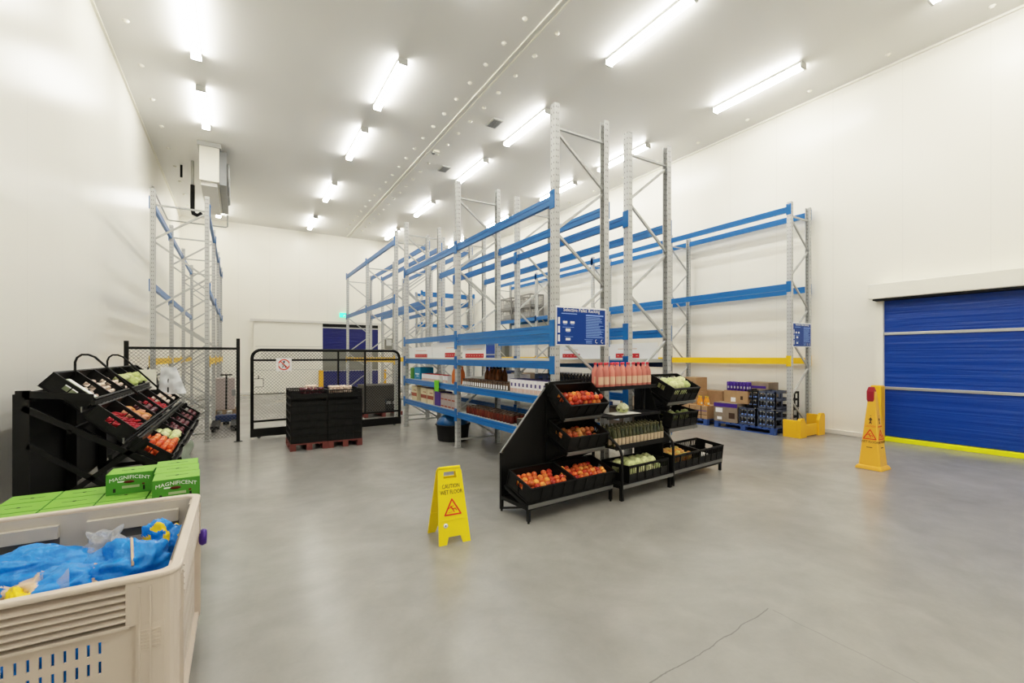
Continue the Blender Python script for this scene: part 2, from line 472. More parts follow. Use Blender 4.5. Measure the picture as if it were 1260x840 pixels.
tag(MB().box(4.46, 4.62, 11.4, 11.5, H - .05, H, 'white_paint').lathe([(.05, 0), (.05, .03), (.02, .05)], 'galv_dark', 10, M=T(4.52, 11.6, H) @ Rx(PI)).build('smoke_detector'),
    'small dark and white detector beside the ceiling joint', 'detector')

# ------------------------------------------------------------------ evaporator units
ev = empty('cooling_unit', (-.62, 14.0, 6.1)); tag(ev, 'white box cooling unit with grey fan side hung from the ceiling', 'cooler')
MB().box(-.23, .2, 0, 3.0, 0, .88, 'white_paint').build('casing', ev, bevel=.01)
gr = MB().box(.2, .36, .1, 2.9, -.02, .86, 'galv_dark')
for k in range(3):
    gr.lathe([(.30, 0), (.30, .05), (.26, .06), (.05, .06)], 'galv', 16, M=T(.36, .6 + k * .9, .42) @ Ry(PI / 2))
gr.build('fan_grille', ev)
MB().box(-.27, .24, -.03, 3.05, .88, .99, 'fixture').build('mounting_rail', ev)
MB().box(-.2, .15, .1, 2.9, -.1, 0, 'trim_white').build('drip_tray', ev)
cp = MB()
cp.tube([(-1.1, 15.6, 7.1), (-1.1, 15.6, 6.4)], .04, 'fixture', 10)
cp.tube([(-1.1, 15.6, 6.42), (-1.1, 15.6, 5.75), (-1.08, 15.6, 5.62), (-.98, 15.6, 5.58), (-.9, 15.65, 5.66)], .055, 'rubber', 10)
tag(cp.build('refrigerant_pipe'), 'black lagged pipe dropping from the ceiling beside the cooling unit', 'pipe')
cp = MB()
cp.tube([(-1.93, 15.2, 6.1), (-1.9, 15.3, 5.95), (-1.9, 17.8, 5.9), (-1.85, 17.9, 5.9), (-.35, 17.9, 5.9), (-.3, 17.9, 5.93), (-.3, 17.9, 6.3)], .02, 'galv', 8)
tag(cp.build('drain_pipe'), 'thin grey drain pipe running from wall to cooling unit', 'pipe')
cp = MB()
cp.tube([(-1.4, 16.1, 7.1), (-1.4, 16.1, 6.75)], .03, 'rubber', 8)
tag(cp.build('sensor_probe'), 'short dark probe hanging from ceiling near left wall', 'sensor')

# ------------------------------------------------------------------ pallet racking
def post_mesh(h):
    m = MB()
    w, d, t = .045, .0375, .012
    prof = [(-d, -w), (d, -w), (d, -w + .012), (-d + t, -w + t), (-d + t, w - t), (d, w - .012), (d, w), (-d, w)]
    m.prism(prof, h, 'galv_perforated')
    return m.mesh('post')
PM = {}
BM = {}
FOOT = MB().box(-.06, .06, -.07, .07, 0, .008, 'galv_dark').mesh('foot_plate')
def beam_mesh(l, h, m):
    k = (round(l, 3), h, m)
    if k not in BM:
        b = MB(); t = .025
        # stepped pallet beam: lower face plus recessed upper step
        b.box(-t, t, 0, l, -h / 2, h * .02, m).box(-t * .35, t * .35, 0, l, h * .02, h * .12, m).box(-t * .7, t * .7, 0, l, h * .12, h / 2, m)
        BM[k] = b.mesh('beam')
    return BM[k]
def brk_mesh(m):
    k = ('b', m)
    if k not in BM:
        b = MB().box(-.006, .006, -.045, .045, -.11, .11, m).box(-.006, .05, .04, .05, -.11, .11, m)
        b.box(-.011, -.006, -.012, .012, .06, .09, m)
        BM[k] = b.mesh('end_bracket')
    return BM[k]
def rack(name, label, origin, rz, ys, depth, tops, levels, start=0, group=None, foot=True):
    """local: x depth 0..depth, y along the run, z up. levels: (z, height, material, bays or None, sides)"""
    r = empty(name, origin, (0, 0, rz)); tag(r, label, 'rack', group)
    for i, y in enumerate(ys):
        top = tops[i] if isinstance(tops, (list, tuple)) else tops
        f = empty('upright_frame'); f.parent = r; f.location = (0, y, 0)
        if top not in PM: PM[top] = post_mesh(top)
        for k, x in enumerate((0, depth)):
            p = link('post', PM[top], f, (x, 0, 0), (0, 0, 0 if k == 0 else PI))
        for x in (0, depth): link('foot_plate', FOOT, f, (x, 0, 0))
        bm = MB(); z = top - .30; s = (start + 0) % 2
        bm.bar((.03, 0, z + .02), (depth - .03, 0, z + .02), .03, .028, 'galv')
        while z > .35:
            zn = max(z - .62, .12)
            a, b = (.03, depth - .03) if s == 0 else (depth - .03, .03)
            bm.bar((a, 0, z - .03), (b, 0, zn + .03), .028, .03, 'galv')
            z = zn; s ^= 1
        bm.bar((.03, 0, .14), (depth - .03, 0, .14), .03, .028, 'galv')
        bm.build('bracing', f)
    for lv in levels:
        z, h, m = lv[:3]; bays = lv[3] if len(lv) > 3 and lv[3] is not None else range(len(ys) - 1)
        sides = lv[4] if len(lv) > 4 else (0, 1)
        for i in bays:
            l = ys[i + 1] - ys[i] - .09
            for sd in sides:
                x = -.012 if sd == 0 else depth + .012
                mm = m if isinstance(m, str) else m[sd]
                b = link('beam', beam_mesh(l, h, mm), r, (x if sd == 0 else x, ys[i] + .045, z), (0, 0, 0))
                if sd: b.scale = (-1, 1, 1)
                for yy in (-.045, l + .045):
                    link('end_bracket', brk_mesh(mm), b, (-.033, yy, 0), (0, 0, 0))
    return r
def panels(r, y0, y1, depth, z, m='deck', n=3, name='shelf_panel'):
    w = (y1 - y0) / n
    for k in range(n):
        b = MB().box(.015, depth - .015, y0 + k * w + .01, y0 + (k + 1) * w - .01, z - .02, z, m)
        b.box(.015, depth - .015, y0 + k * w + .01, y0 + k * w + .03, z - .05, z - .02, m)
        b.box(.015, depth - .015, y0 + (k + 1) * w - .03, y0 + (k + 1) * w - .01, z - .05, z - .02, m)
        b.build(name, r)

BL, YL = 'blue_beam', 'yellow_beam'
YA = [0, 2.85, 5.70]
rA = rack('pallet_rack', 'tall galvanised rack with blue beams holding jars and cartons, behind the black produce stands', (3.3, 4.45, 0), 0, YA, .8,
          4.66, [(3.5, .12, BL), (1.93, .10, BL), (1.83, .09, BL, [0]), (1.49, .10, BL), (1.04, .10, BL), (.575, .10, BL)], 0)
for z, n in ((1.56, 'b'), (1.1, 'd'), (.635, 'd')):
    for i in (0, 1):
        panels(rA, YA[i] + .05, YA[i + 1] - .05, .8, z, 'board' if n == 'b' else 'deck', 3)
rB = rack('pallet_rack', 'blue beamed rack standing back to back behind the jar shelves, banner on its far side', (4.525, 4.45, 0), 0, YA, .775,
          4.62, [(3.45, .12, BL), (1.93, .12, BL), (1.49, .10, (BL, 'navy_beam')), (1.04, .10, BL), (.575, .10, BL)], 1)
for z in (1.56, 1.1, .635):
    for i in (0, 1): panels(rB, YA[i] + .05, YA[i + 1] - .05, .775, z, 'deck', 3)
YC = [0, 2.87, 5.72]
rack('pallet_rack', 'empty blue and yellow beamed rack beyond the chain link gate', (3.3, 10.93, 0), 0, YC, .8, [4.66, 4.5, 4.5],
     [(4.4, .12, BL), (2.99, .12, BL), (1.5, .12, YL)], 0)
rack('pallet_rack', 'empty blue and yellow beamed rack behind the one beyond the gate', (4.525, 10.93, 0), 0, YC, .775, [4.66, 4.5, 4.5],
     [(4.4, .12, BL), (2.99, .12, BL), (1.5, .12, YL)], 1)
YR = [0, 3.0, 6.02, 9.2, 12.3]
rR = rack('pallet_rack', 'long rack along the right wall with blue upper beams and yellow lower beam', (9.66, 5.0, 0), 0, YR, .72, 4.75,
     [(4.6, .12, BL), (3.02, .13, BL), (1.5, .13, YL)], 0)
rack('pallet_rack', 'narrow rack against the left wall behind the chain link fence', (-1.31, 10.3, 0), 0, [0, 2.65, 5.3, 7.95], .81, 4.6,
     [(4.35, .12, BL), (2.87, .12, BL), (1.5, .12, YL)], 1)
rack('pallet_rack', 'blue beamed rack standing across the far back wall', (10.25, 20.75, 0), PI / 2, [0, 2.75, 5.5][:2], .75, 4.75,
     [(4.62, .12, BL), (3.1, .12, BL), (1.5, .12, BL)], 0)

# rack end guards
g = empty('rack_guard', (9.32, 4.66, 0)); tag(g, 'yellow steel guard barrier at the end of the right wall rack', 'guard')
MB().box(.15, .90, 0, .06, .02, .24, 'guard_yellow').build('rail', g, bevel=.008)
def endcol(x, h, s):
    m = MB(); poly = [(0, 0), (.24, 0), (.24, h - .13), (.15, h), (.04, h), (0, h - .04)]
    if s < 0: poly = [(.24 - a, b) for a, b in poly][::-1]
    m.prism(poly, .06, 'guard_yellow', M=T(x, .03, 0) @ Rx(PI / 2))
    m.box(x if s > 0 else x + .18, (x + .06) if s > 0 else x + .24, .03, .30, 0, h - .04, 'guard_yellow')
    m.build('end_post', g, bevel=.006)
endcol(.0, .38, 1); endcol(.72, .44, -1)

# ------------------------------------------------------------------ signs on racks
def info_sign(loc, w, h, label, title=True):
    r = empty('information_sign', loc); tag(r, label, 'sign')
    MB().box(0, w, 0, .006, 0, h, 'label_white').build('sign_board', r)
    mg = .014
    MB().box(mg, w - mg, -.003, 0, mg, h - mg * 1.6, 'sign_blue').build('blue_panel', r)
    if title: text('Selective Pallet Racking', w * .078, 'label_white', r, (w * .5, -.004, h * .905), (PI / 2, 0, 0))
    else: text('Selective Pallet Racking', w * .078, 'label_white', r, (w * .5, -.004, h * .915), (PI / 2, 0, 0))
    m = MB(); y0, y1 = -.0045, -.003
    def b(x0, x1, z0, z1, c='sign_line'): m.box(w * x0, w * x1, y0, y1, h * z0, h * z1, c)
    b(.10, .40, .80, .82)
    for k in range(3): b(.035, .07, .10 + k * .22, .27 + k * .22, 'label_white')
    for x0 in (.13, .27): b(x0, x0 + .08, .56, .62, 'label_white'); b(x0 + .01, x0 + .07, .525, .54)
    b(.12, .34, .46, .47); b(.18, .27, .36, .43, 'label_white'); b(.195, .255, .335, .345)
    b(.16, .32, .22, .23); b(.18, .27, .13, .19, 'label_white')
    rr = random.Random(3)
    b(.58, .94, .775, .81)
    for k in range(18):
        z = .735 - k * .031
        b(.58, .58 + rr.uniform(.26, .38), z, z + .012)
    b(.55, .72, .155, .165)
    for k in range(3): b(.58, .70, .12 - k * .028, .13 - k * .028)
    m.build('printed_lines', r)
    c = MB()
    for x in (.80, .92):
        for q in range(5):
            a0, a1 = R(100 + q * 40), R(100 + (q + 1) * 40)
            c.bar((w * x + .022 * math.cos(a0), -.004, h * .12 + .022 * math.sin(a0)), (w * x + .022 * math.cos(a1), -.004, h * .12 + .022 * math.sin(a1)), .001, .006, 'label_white')
    c.build('round_emblems', r)
info_sign((3.265, 4.385, 1.73), .80, .48, 'large blue sign fixed across the nearest end of the jar rack')
info_sign((9.665, 4.945, 1.79), .71, .50, 'blue sign fixed on the end of the right wall rack', False)

# banners along shelf tops
def banner(x, y0, y1, z0, z1, label, reds, face=-1, arch=False):
    r = empty('shelf_banner', (x, y0, z0)); tag(r, label, 'banner')
    L_ = y1 - y0; h = z1 - z0
    m = MB(); n = 8; poly = [(0, 0), (L_, 0), (L_, h * .92)] + ([(L_ * .8, h)] if arch else []) + [(0, h)]
    m.prism(poly, .01, 'label_white', M=Rz(PI / 2) @ Rx(PI / 2)); m.build('banner_sheet', r)
    for a, b in reds:
        q = MB().box(-.004 if face < 0 else .01, 0 if face < 0 else .014, a, b, h * .05, h * .34, 'red_label')
        q.build('red_strip', r)
        q = MB()
        nn = int((b - a) / .09)
        for k in range(nn):
            y = a + .05 + k * (b - a - .1) / max(nn - 1, 1)
            q.box(-.006 if face < 0 else .014, -.004 if face < 0 else .016, y - .022, y + .012, h * .17, h * .22, 'pink_label')
        q.build('printed_marks', r)
        q = MB().box(-.003 if face < 0 else .01, 0 if face < 0 else .013, a + .05, b - .05, h * .62, h * .66, 'pink_label')
        q.build('pink_line', r)
    return r
banner(3.34, 7.42, 8.62, 1.56, 1.86, 'white banner with red strip behind the middle post of the jar rack', [(.05, .55)], arch=True)
banner(3.34, 8.66, 10.05, 1.56, 1.80, 'white banner with long red strip at the gate end of the jar rack', [(.25, 1.0)])
banner(3.34, 6.35, 7.2, 1.56, 1.80, 'white banner with red strip right of the middle rack post', [(.05, .72)])
banner(5.22, 4.55, 7.2, 1.56, 1.80, 'long white banner with two red strips on the rear rack behind the pink bottles', [(.35, .85), (1.75, 2.25)])

# ------------------------------------------------------------------ chain link
def link_mesh(w, h, pitch=.062, r=.0022, m='wire'):
    """diamond wire clipped to the rectangle 0..w, 0..h in local xz"""
    b = MB(); n = int((w + h) / pitch) + 1
    for k in range(1, n):
        c = k * pitch
        # x + z = c
        x0, z0 = (c, 0) if c <= w else (w, c - w)
        x1, z1 = (0, c) if c <= h else (c - h, h)
        if abs(x1 - x0) > .01: b.bar((x0, -.002, z0), (x1, -.002, z1), r * 2, r * 2, m)
        # mirrored
        b.bar((w - x0, .002, z0), (w - x1, .002, z1), r * 2, r * 2, m) if abs(x1 - x0) > .01 else None
    return b
f = empty('chain_link_fence', (-1.62, 9.95, 0)); tag(f, 'black framed chain link fence panel behind the left produce stand', 'fence')
fw = 1.62
MB().box(-.03, .03, -.03, .03, 0, 1.86, 'black_metal').build('post', f)
MB().box(fw - .03, fw + .03, -.03, .03, 0, 1.93, 'black_metal').box(fw - .07, fw + .07, -.06, .06, 0, .01, 'black_metal').build('post', f)
MB().bar((0, 0, 1.74), (fw, 0, 1.74), .04, .045).build('top_rail', f)
link_mesh(fw - .06, 1.66).build('wire_mesh', f, (.03, 0, .08))
MB().box(fw - .1, fw - .04, -.05, .03, .86, .98, 'galv_dark').build('latch_box', f)
# small fence remainder between stand and rack beyond
gx0, gy0, gx1, gy1 = .23, 10.12, 3.22, 10.42
gl = math.hypot(gx1 - gx0, gy1 - gy0); ga = math.atan2(gy1 - gy0, gx1 - gx0)
g = empty('sliding_gate', (gx0, gy0, 0), (0, 0, ga)); tag(g, 'wide black tube gate filled with chain link, behind the crate stacks', 'gate')
rr = .03; q = .16
pts = [(0, 0, .12)]; pts += [(0, 0, 1.72 - q)]
for k in range(1, 7): a = PI - k * PI / 12; pts.append((q + q * math.cos(a), 0, 1.72 - q + q * math.sin(a)))
for k in range(0, 7): a = PI / 2 - k * PI / 12; pts.append((gl - q + q * math.cos(a), 0, 1.72 - q + q * math.sin(a)))
pts.append((gl, 0, .12))
fr = MB().tube(pts, rr, 'black_metal', 10)
fr.build('tube_frame', g)
MB().bar((0, 0, 1.52), (gl, 0, 1.52), .035, .04).build('upper_rail', g)
MB().bar((0, 0, .33), (gl, 0, .33), .035, .04).build('lower_rail', g)
MB().box(-.03, gl + .03, -.035, .035, .03, .19, 'black_metal').build('bottom_beam', g)
for x in (1.62, 2.2): MB().bar((x, 0, .33), (x, 0, 1.70), .035, .035).build('mid_post', g)
for x in (.12, gl - .12): MB().lathe([(.04, -.015), (.04, .015)], 'galv_dark', 14, M=T(x, 0, .04) @ Rx(PI / 2)).build('wheel', g)
link_mesh(gl - .06, 1.30).build('wire_mesh', g, (.03, 0, .37))
link_mesh(gl - .3, .16).build('wire_mesh', g, (.15, 0, 1.54))
lt = MB().tube([(.05, -.03, 1.0), (.19, -.03, 1.0), (.19, -.03, 1.16), (.05, -.03, 1.16)], .007, 'black_metal', 6)
lt.box(.10, .115, -.035, -.02, 1.16, 1.22, 'black_metal').box(.04, .18, -.028, -.02, 1.01, 1.15, 'paper')
lt.build('latch', g)
s = empty('warning_sign', (gx0 + .42 * math.cos(ga), gy0 + .42 * math.sin(ga) - .035, 1.30), (0, 0, ga)); tag(s, 'square no-entry sign with red ring wired to the gate', 'sign')
MB().box(0, .28, 0, .004, 0, .26, 'label_white').build('sign_board', s)
c = MB()
for k in range(20):
    a0, a1 = 2 * PI * k / 20, 2 * PI * (k + 1) / 20
    c.bar((.14 + .1 * math.cos(a0), -.003, .13 + .1 * math.sin(a0)), (.14 + .1 * math.cos(a1), -.003, .13 + .1 * math.sin(a1)), .003, .02, 'ink_red')
c.bar((.075, -.003, .195), (.205, -.003, .065), .003, .018, 'ink_red'); c.build('red_ring', s)
c = MB().lathe([(.018, 0), (.018, .003)], 'ink', 10, M=T(.14, -.001, .185) @ Rx(PI / 2))
c.bar((.14, -.002, .165), (.14, -.002, .11), .002, .035, 'ink').bar((.13, -.002, .115), (.11, -.002, .07), .002, .014, 'ink').bar((.15, -.002, .115), (.175, -.002, .07), .002, .014, 'ink').bar((.13, -.002, .16), (.10, -.002, .12), .002, .01, 'ink')
c.build('walking_figure', s)

# ------------------------------------------------------------------ doors
d = empty('door_1', (XR, 0, 0)); struct(d)
y0, y1 = .55, 3.71
for z0, z1 in ((.1, .98), (1.02, 2.0), (2.04, 2.72)):
    struct(MB().box(-.06, -.035, y0, y1, z0, z1, 'door_vinyl').build('curtain_panel', d))
for z in (1.0, 2.02): struct(MB().box(-.09, -.03, y0, y1, z - .025, z + .025, 'alum').build('stiffener_bar', d, bevel=.006))
struct(MB().box(-.10, -.02, y0, y1, 0, .085, 'neon_yellow').build('bottom_edge', d, bevel=.01))
struct(MB().box(-.12, 0, y1, y1 + .12, 0, 2.68, 'white_paint').box(-.12, 0, y0 - .12, y0, 0, 2.68, 'white_paint').build('side_guide', d))
struct(MB().box(-.35, 0, y0 - .2, y1 + .16, 2.67, 2.95, 'white_paint').build('roller_housing', d, bevel=.015))
struct(MB().box(-.3, -.05, y0, y1 + .1, 2.64, 2.68, 'rubber').build('brush_seal', d))
bp = MB().box(10.04, 10.22, 3.60, 3.77, 0, 1.06, 'guard_yellow')
tag(bp.build('door_bollard', bevel=.02), 'square yellow post guarding the blue roller door, behind the cone', 'bollard')

d = empty('door_2', (0, YB, 0)); struct(d)
struct(MB().box(.55, 3.24, -.14, -.06, .03, 3.06, 'white_paint').build('sliding_leaf', d, bevel=.01))
struct(MB().box(.42, 6.05, -.2, -.14, 3.06, 3.16, 'trim_white').build('top_track', d))
struct(MB().box(.62, 3.2, -.146, -.14, 1.0, 1.02, 'fixture').box(.62, 3.2, -.146, -.14, 2.0, 2.02, 'fixture').build('kick_rail', d))
struct(MB().box(3.24, 5.72, -.05, -.01, 2.92, 3.06, 'rubber').build('head_gap', d))
struct(MB().box(3.24, 5.72, -.06, -.02, 1.88, 2.86, 'door_vinyl_dark').build('curtain_panel', d))
struct(MB().box(3.24, 5.72, -.06, -.02, .96, 1.86, 'panel_grey').build('curtain_window', d))
struct(MB().box(3.24, 5.72, -.06, -.02, .05, .92, 'door_vinyl_dark').build('curtain_panel', d))
struct(MB().box(3.24, 5.72, -.08, -.02, 2.87, 2.91, 'alum').box(3.24, 5.72, -.08, -.02, .925, .955, 'alum').build('stiffener_bar', d))
struct(MB().box(5.72, 5.95, -.1, 0, 0, 3.05, 'white_paint').build('door_jamb', d))
for x, l in ((3.1, 'left'), (5.85, 'right')):
    tag(MB().box(x - .09, x + .09, 21.2, 21.38, 0, .98, 'guard_yellow').build('door_bollard', bevel=.02), 'yellow post at the %s side of the far blue door' % l, 'bollard', 'yellow posts at the far door')
tag(MB().box(6.05, 6.4, YB - .12, YB, 1.95, 2.45, 'panel_grey').box(6.1, 6.35, YB - .13, YB - .12, 2.1, 2.4, 'fixture').build('wall_switch_box'), 'grey control box on the back wall beside the far door', 'control box')
ex = empty('exit_sign', (4.2, YB - .08, 3.38)); tag(ex, 'small glowing green exit sign above the far blue door', 'sign')
MB().box(-.22, .22, 0, .06, 0, .2, 'exit_green').build('sign_box', ex)
MB().bar((-.06, -.004, .04), (.0, -.004, .12), .003, .03, 'label_white').bar((.0, -.004, .12), (.05, -.004, .04), .003, .02, 'label_white').box(.1, .17, -.004, 0, .03, .17, 'label_white').build('running_figure', ex)
d = empty('door_3', (XR, 0, 0)); struct(d)
struct(MB().box(-.05, -.02, 18.9, 20.1, .05, 2.3, 'door_vinyl').build('curtain_panel', d))
struct(MB().box(-.07, -.02, 18.9, 20.1, 1.65, 1.70, 'alum').box(-.07, -.02, 18.9, 20.1, .8, .84, 'alum').build('stiffener_bar', d))
tag(MB().box(XR - .25, XR - .001, 17.7, 18.5, 0, 2.3, 'panel_grey').box(XR - .26, XR - .25, 17.75, 18.45, .95, 2.25, 'panel_grey').build('electrical_cabinet', bevel=.01), 'olive grey cabinet on the right wall seen through the racks', 'cabinet')

# ------------------------------------------------------------------ wet floor A-sign and cone
def slip_icon(r, M, s, m='ink_red', name='warning_triangle', fig='ink_red'):
    """triangle outline with slipping figure, drawn in local xy, s = width"""
    c = MB(); P = [(-.5, -.42), (.5, -.42), (0, .46)]
    def B(a, b, w, mm=m): c.bar((a[0] * s, a[1] * s, 0), (b[0] * s, b[1] * s, 0), w * s, .0015, mm)
    for i in range(3):
        a, b = P[i], P[(i + 1) % 3]
        B(a, b, .09)
        c.lathe([(.045 * s, -.0008), (.045 * s, .0008)], m, 8, M=T(a[0] * s, a[1] * s, 0))
    for a, b, w in [((-.16, .10), (-.16, .11), .1), ((-.13, .05), (.02, -.12), .09), ((.02, -.12), (.18, -.08), .06), ((.18, -.08), (.24, -.22), .05),
                    ((.0, -.12), (.1, -.3), .06), ((-.1, .05), (.08, .07), .045), ((-.12, .0), (-.26, -.08), .045), ((-.28, -.3), (-.02, -.26), .03)]:
        B(a, b, w, fig)
    o = c.build(name, r); o.matrix_local = M
    return o
A = empty('wet_floor_sign', (1.445, 3.575, 0), (0, 0, R(-4))); tag(A, 'small yellow folding wet floor sign standing open on the concrete', 'sign')
hh, W0, W1 = .63, .285, .215
tilt = math.atan(.155 / hh)
def aframe(nm, sgn):
    hole = (.06, .155, .555, .60)
    m = MB(); t = .014
    # leaf drawn in xz as strips around the hand slot and foot cut-out
    def xl(z): return (W0 - W1) / 2 * z / hh
    def seg(z0, z1, a0, b0, a1, b1):
        m.add([(a0, 0, z0), (b0, 0, z0), (b1, 0, z1), (a1, 0, z1), (a0, t, z0), (b0, t, z0), (b1, t, z1), (a1, t, z1)],
              [(0, 1, 2, 3), (7, 6, 5, 4), (0, 4, 5, 1), (1, 5, 6, 2), (2, 6, 7, 3), (3, 7, 4, 0)], 'yellow_sign')
    L0 = lambda z: xl(z); R0 = lambda z: W0 - xl(z)
    seg(0, .06, L0(0), L0(0) + .07, L0(.06), L0(.06) + .085)
    seg(0, .06, R0(0) - .07, R0(0), R0(.06) - .085, R0(.06))
    seg(.06, .545, L0(.06), R0(.06), L0(.545), R0(.545))
    seg(.545, .60, L0(.545), L0(.545) + .05, L0(.6), L0(.6) + .055)
    seg(.545, .60, R0(.545) - .05, R0(.545), R0(.6) - .055, R0(.6))
    seg(.60, hh, L0(.60), R0(.60), L0(hh) + .01, R0(hh) - .01)
    m.add([(L0(0) - .004, -.006, 0), (R0(0) + .004, -.006, 0), (R0(.16), -.006, .16), (L0(.16), -.006, .16), (L0(0) - .004, 0, 0), (R0(0) + .004, 0, 0), (R0(.16), 0, .16), (L0(.16), 0, .16)][:0], [], 'yellow_sign')
    m.box(L0(.2), R0(.2), -.004, 0, .195, .2, 'yellow_sign')
    o = m.build(nm, A)
    o.matrix_local = (T(0, 0, 0) @ Rx(-tilt)) if sgn > 0 else (T(0, .325, 0) @ Rx(tilt))
    return o
fl = aframe('front_leaf', 1); aframe('rear_leaf', -1)
hg = MB().tube([(.045, .155, .615), (.24, .155, .615)], .013, 'yellow_sign', 10).build('hinge', A)
cx = W0 / 2
for body, z, s in (('CAUTION', .475, .05), ('WET FLOOR', .425, .05)):
    text(body, s, 'ink', fl, (cx, -.0015, z), (PI / 2, 0, 0), sx=.72)
slip_icon(fl, T(cx, -.0015, .30) @ Rx(PI / 2), .145)
MB().lathe([(.02, 0), (.02, .002)], 'label_white', 12, M=T(.07, -.001, .155) @ Rx(PI / 2)).lathe([(.007, .002), (.007, .003)], 'ink', 8, M=T(.07, -.001, .155) @ Rx(PI / 2)).build('maker_sticker', fl)

C = empty('safety_cone', (7.76, 2.88, 0)); tag(C, 'tall orange four-sided wet floor cone beside the blue roller door', 'cone')
def frust(m, w0, w1, z0, z1, mm, ch=.16):
    def ring(w, z): c = w * ch; return [(-w + c, -w, z), (w - c, -w, z), (w, -w + c, z), (w, w - c, z), (w - c, w, z), (-w + c, w, z), (-w, w - c, z), (-w, -w + c, z)]
    vs = ring(w0, z0) + ring(w1, z1)
    m.add(vs, [tuple(range(8))[::-1], tuple(range(8, 16))] + [(i, (i + 1) % 8, 8 + (i + 1) % 8, 8 + i) for i in range(8)], mm)
m = MB(); frust(m, .132, .038, .04, 1.08, 'cone_orange'); frust(m, .038, .025, 1.08, 1.12, 'cone_orange'); m.build('cone_body', C, bevel=.008)
m = MB(); frust(m, .165, .155, 0, .035, 'cone_orange', .1); frust(m, .155, .137, .035, .055, 'cone_orange', .1); m.build('cone_base', C, bevel=.008)
m = MB().box(-.022, .0, -.03, .03, .93, .96, 'cone_red'); frust(m, .026, .045, .91, .98, 'cone_red'); frust(m, .045, .045, .98, 1.10, 'cone_red'); frust(m, .045, .028, 1.10, 1.16, 'cone_red'); m.build('red_grip', C, loc=(-.012, .012, .0), bevel=.006)
sl = math.atan(.094 / 1.04)
def on_face(face, z):
    w = .132 - .094 * (z - .04) / 1.04 + .0025
    return Rz(face) @ T(0, -w, z) @ Rx(PI / 2 - sl)
for fc in (R(0) - R(0), -PI / 2, PI / 2):
    for body, z, s, mm in (('CAUTION', .605, .036, 'ink_red'), ('WET FLOOR', .385, .046, 'ink')):
        t = text(body, s, mm, C, (0, 0, 0), (0, 0, 0)); t.matrix_local = on_face(fc, z) @ Matrix.Diagonal((.8, 1, 1, 1))
    slip_icon(C, on_face(fc, .49), .15)
    m = MB(); 
    for a, b, w in [((0, .05), (0, .055), .02), ((0, .03), (0, -.03), .012), ((0, .02), (-.02, 0), .007), ((0, .02), (.02, 0), .007), ((-.02, 0), (0, -.01), .007), ((.02, 0), (0, -.01), .007), ((0, -.03), (-.014, -.06), .01), ((0, -.03), (.014, -.06), .01)]:
        m.bar((a[0], a[1], 0), (b[0], b[1], 0), w, .0015, 'ink')
    o = m.build('standing_figure', C); o.matrix_local = on_face(fc, .70)
    m = MB()
    for k in range(6): m.box(-.035 + k * .012, -.027 + k * .012, -.006, .006, -.001, .001, 'ink')
    o = m.build('small_print', C); o.matrix_local = on_face(fc, .31)

# ------------------------------------------------------------------ crates
CRM = {}
def crate_mesh(w, d, h, slotted, mm='black_plastic'):
    k = (w, d, h, slotted, mm)
    if k in CRM: return CRM[k]
    m = MB(); t = .008; w2, d2 = w / 2, d / 2
    m.box(-w2 + .01, w2 - .01, -d2 + .01, d2 - .01, 0, .008, mm)
    def wall(L_, M, handle):
        b = L_ / 2
        lo = h * (.50 if slotted else .72)
        if handle:
            m.box(-b, b, 0, t, 0, h * .45, mm, M).box(-b, -.055, 0, t, h * .45, h * .78, mm, M).box(.055, b, 0, t, h * .45, h * .78, mm, M)
        elif slotted:
            m.box(-b, b, 0, t, 0, lo, mm, M)
            n = int(L_ / .034)
            for i in range(n + 1):
                x = -b + i * L_ / n; m.box(x - .004, x + .004, .001, t - .001, lo, h * .84, mm, M)
        else: m.box(-b, b, 0, t, 0, h * .86, mm, M)
        m.box(-b, b, 0, t, h * .78 if handle else h * .84, h, mm, M)
        m.box(-b - .006, b + .006, -.010, t, h - .012, h, mm, M)
        m.box(-b, b, -.006, 0, .0, .014, mm, M)
        n = max(2, int(L_ / .13))
        for i in range(n + 1):
            x = -b + i * L_ / n; m.box(x - .005, x + .005, -.008, 0, 0, h - .012, mm, M)
    wall(w, T(0, -d2, 0), False); wall(w, T(0, d2, 0) @ Rz(PI), False)
    wall(d, T(-w2, 0, 0) @ Rz(-PI / 2), True); wall(d, T(w2, 0, 0) @ Rz(PI / 2), True)
    CRM[k] = m.mesh('produce_crate'); return CRM[k]
def crate(M, w, d, h, slotted, label, group=None, mm='black_plastic', name='produce_crate'):
    o = bpy.data.objects.new(name, crate_mesh(w, d, h, slotted, mm)); COL.objects.link(o)
    o.location, q, sc = M.decompose(); o.rotation_euler = q.to_euler()
    tag(o, label, 'crate', group); return o

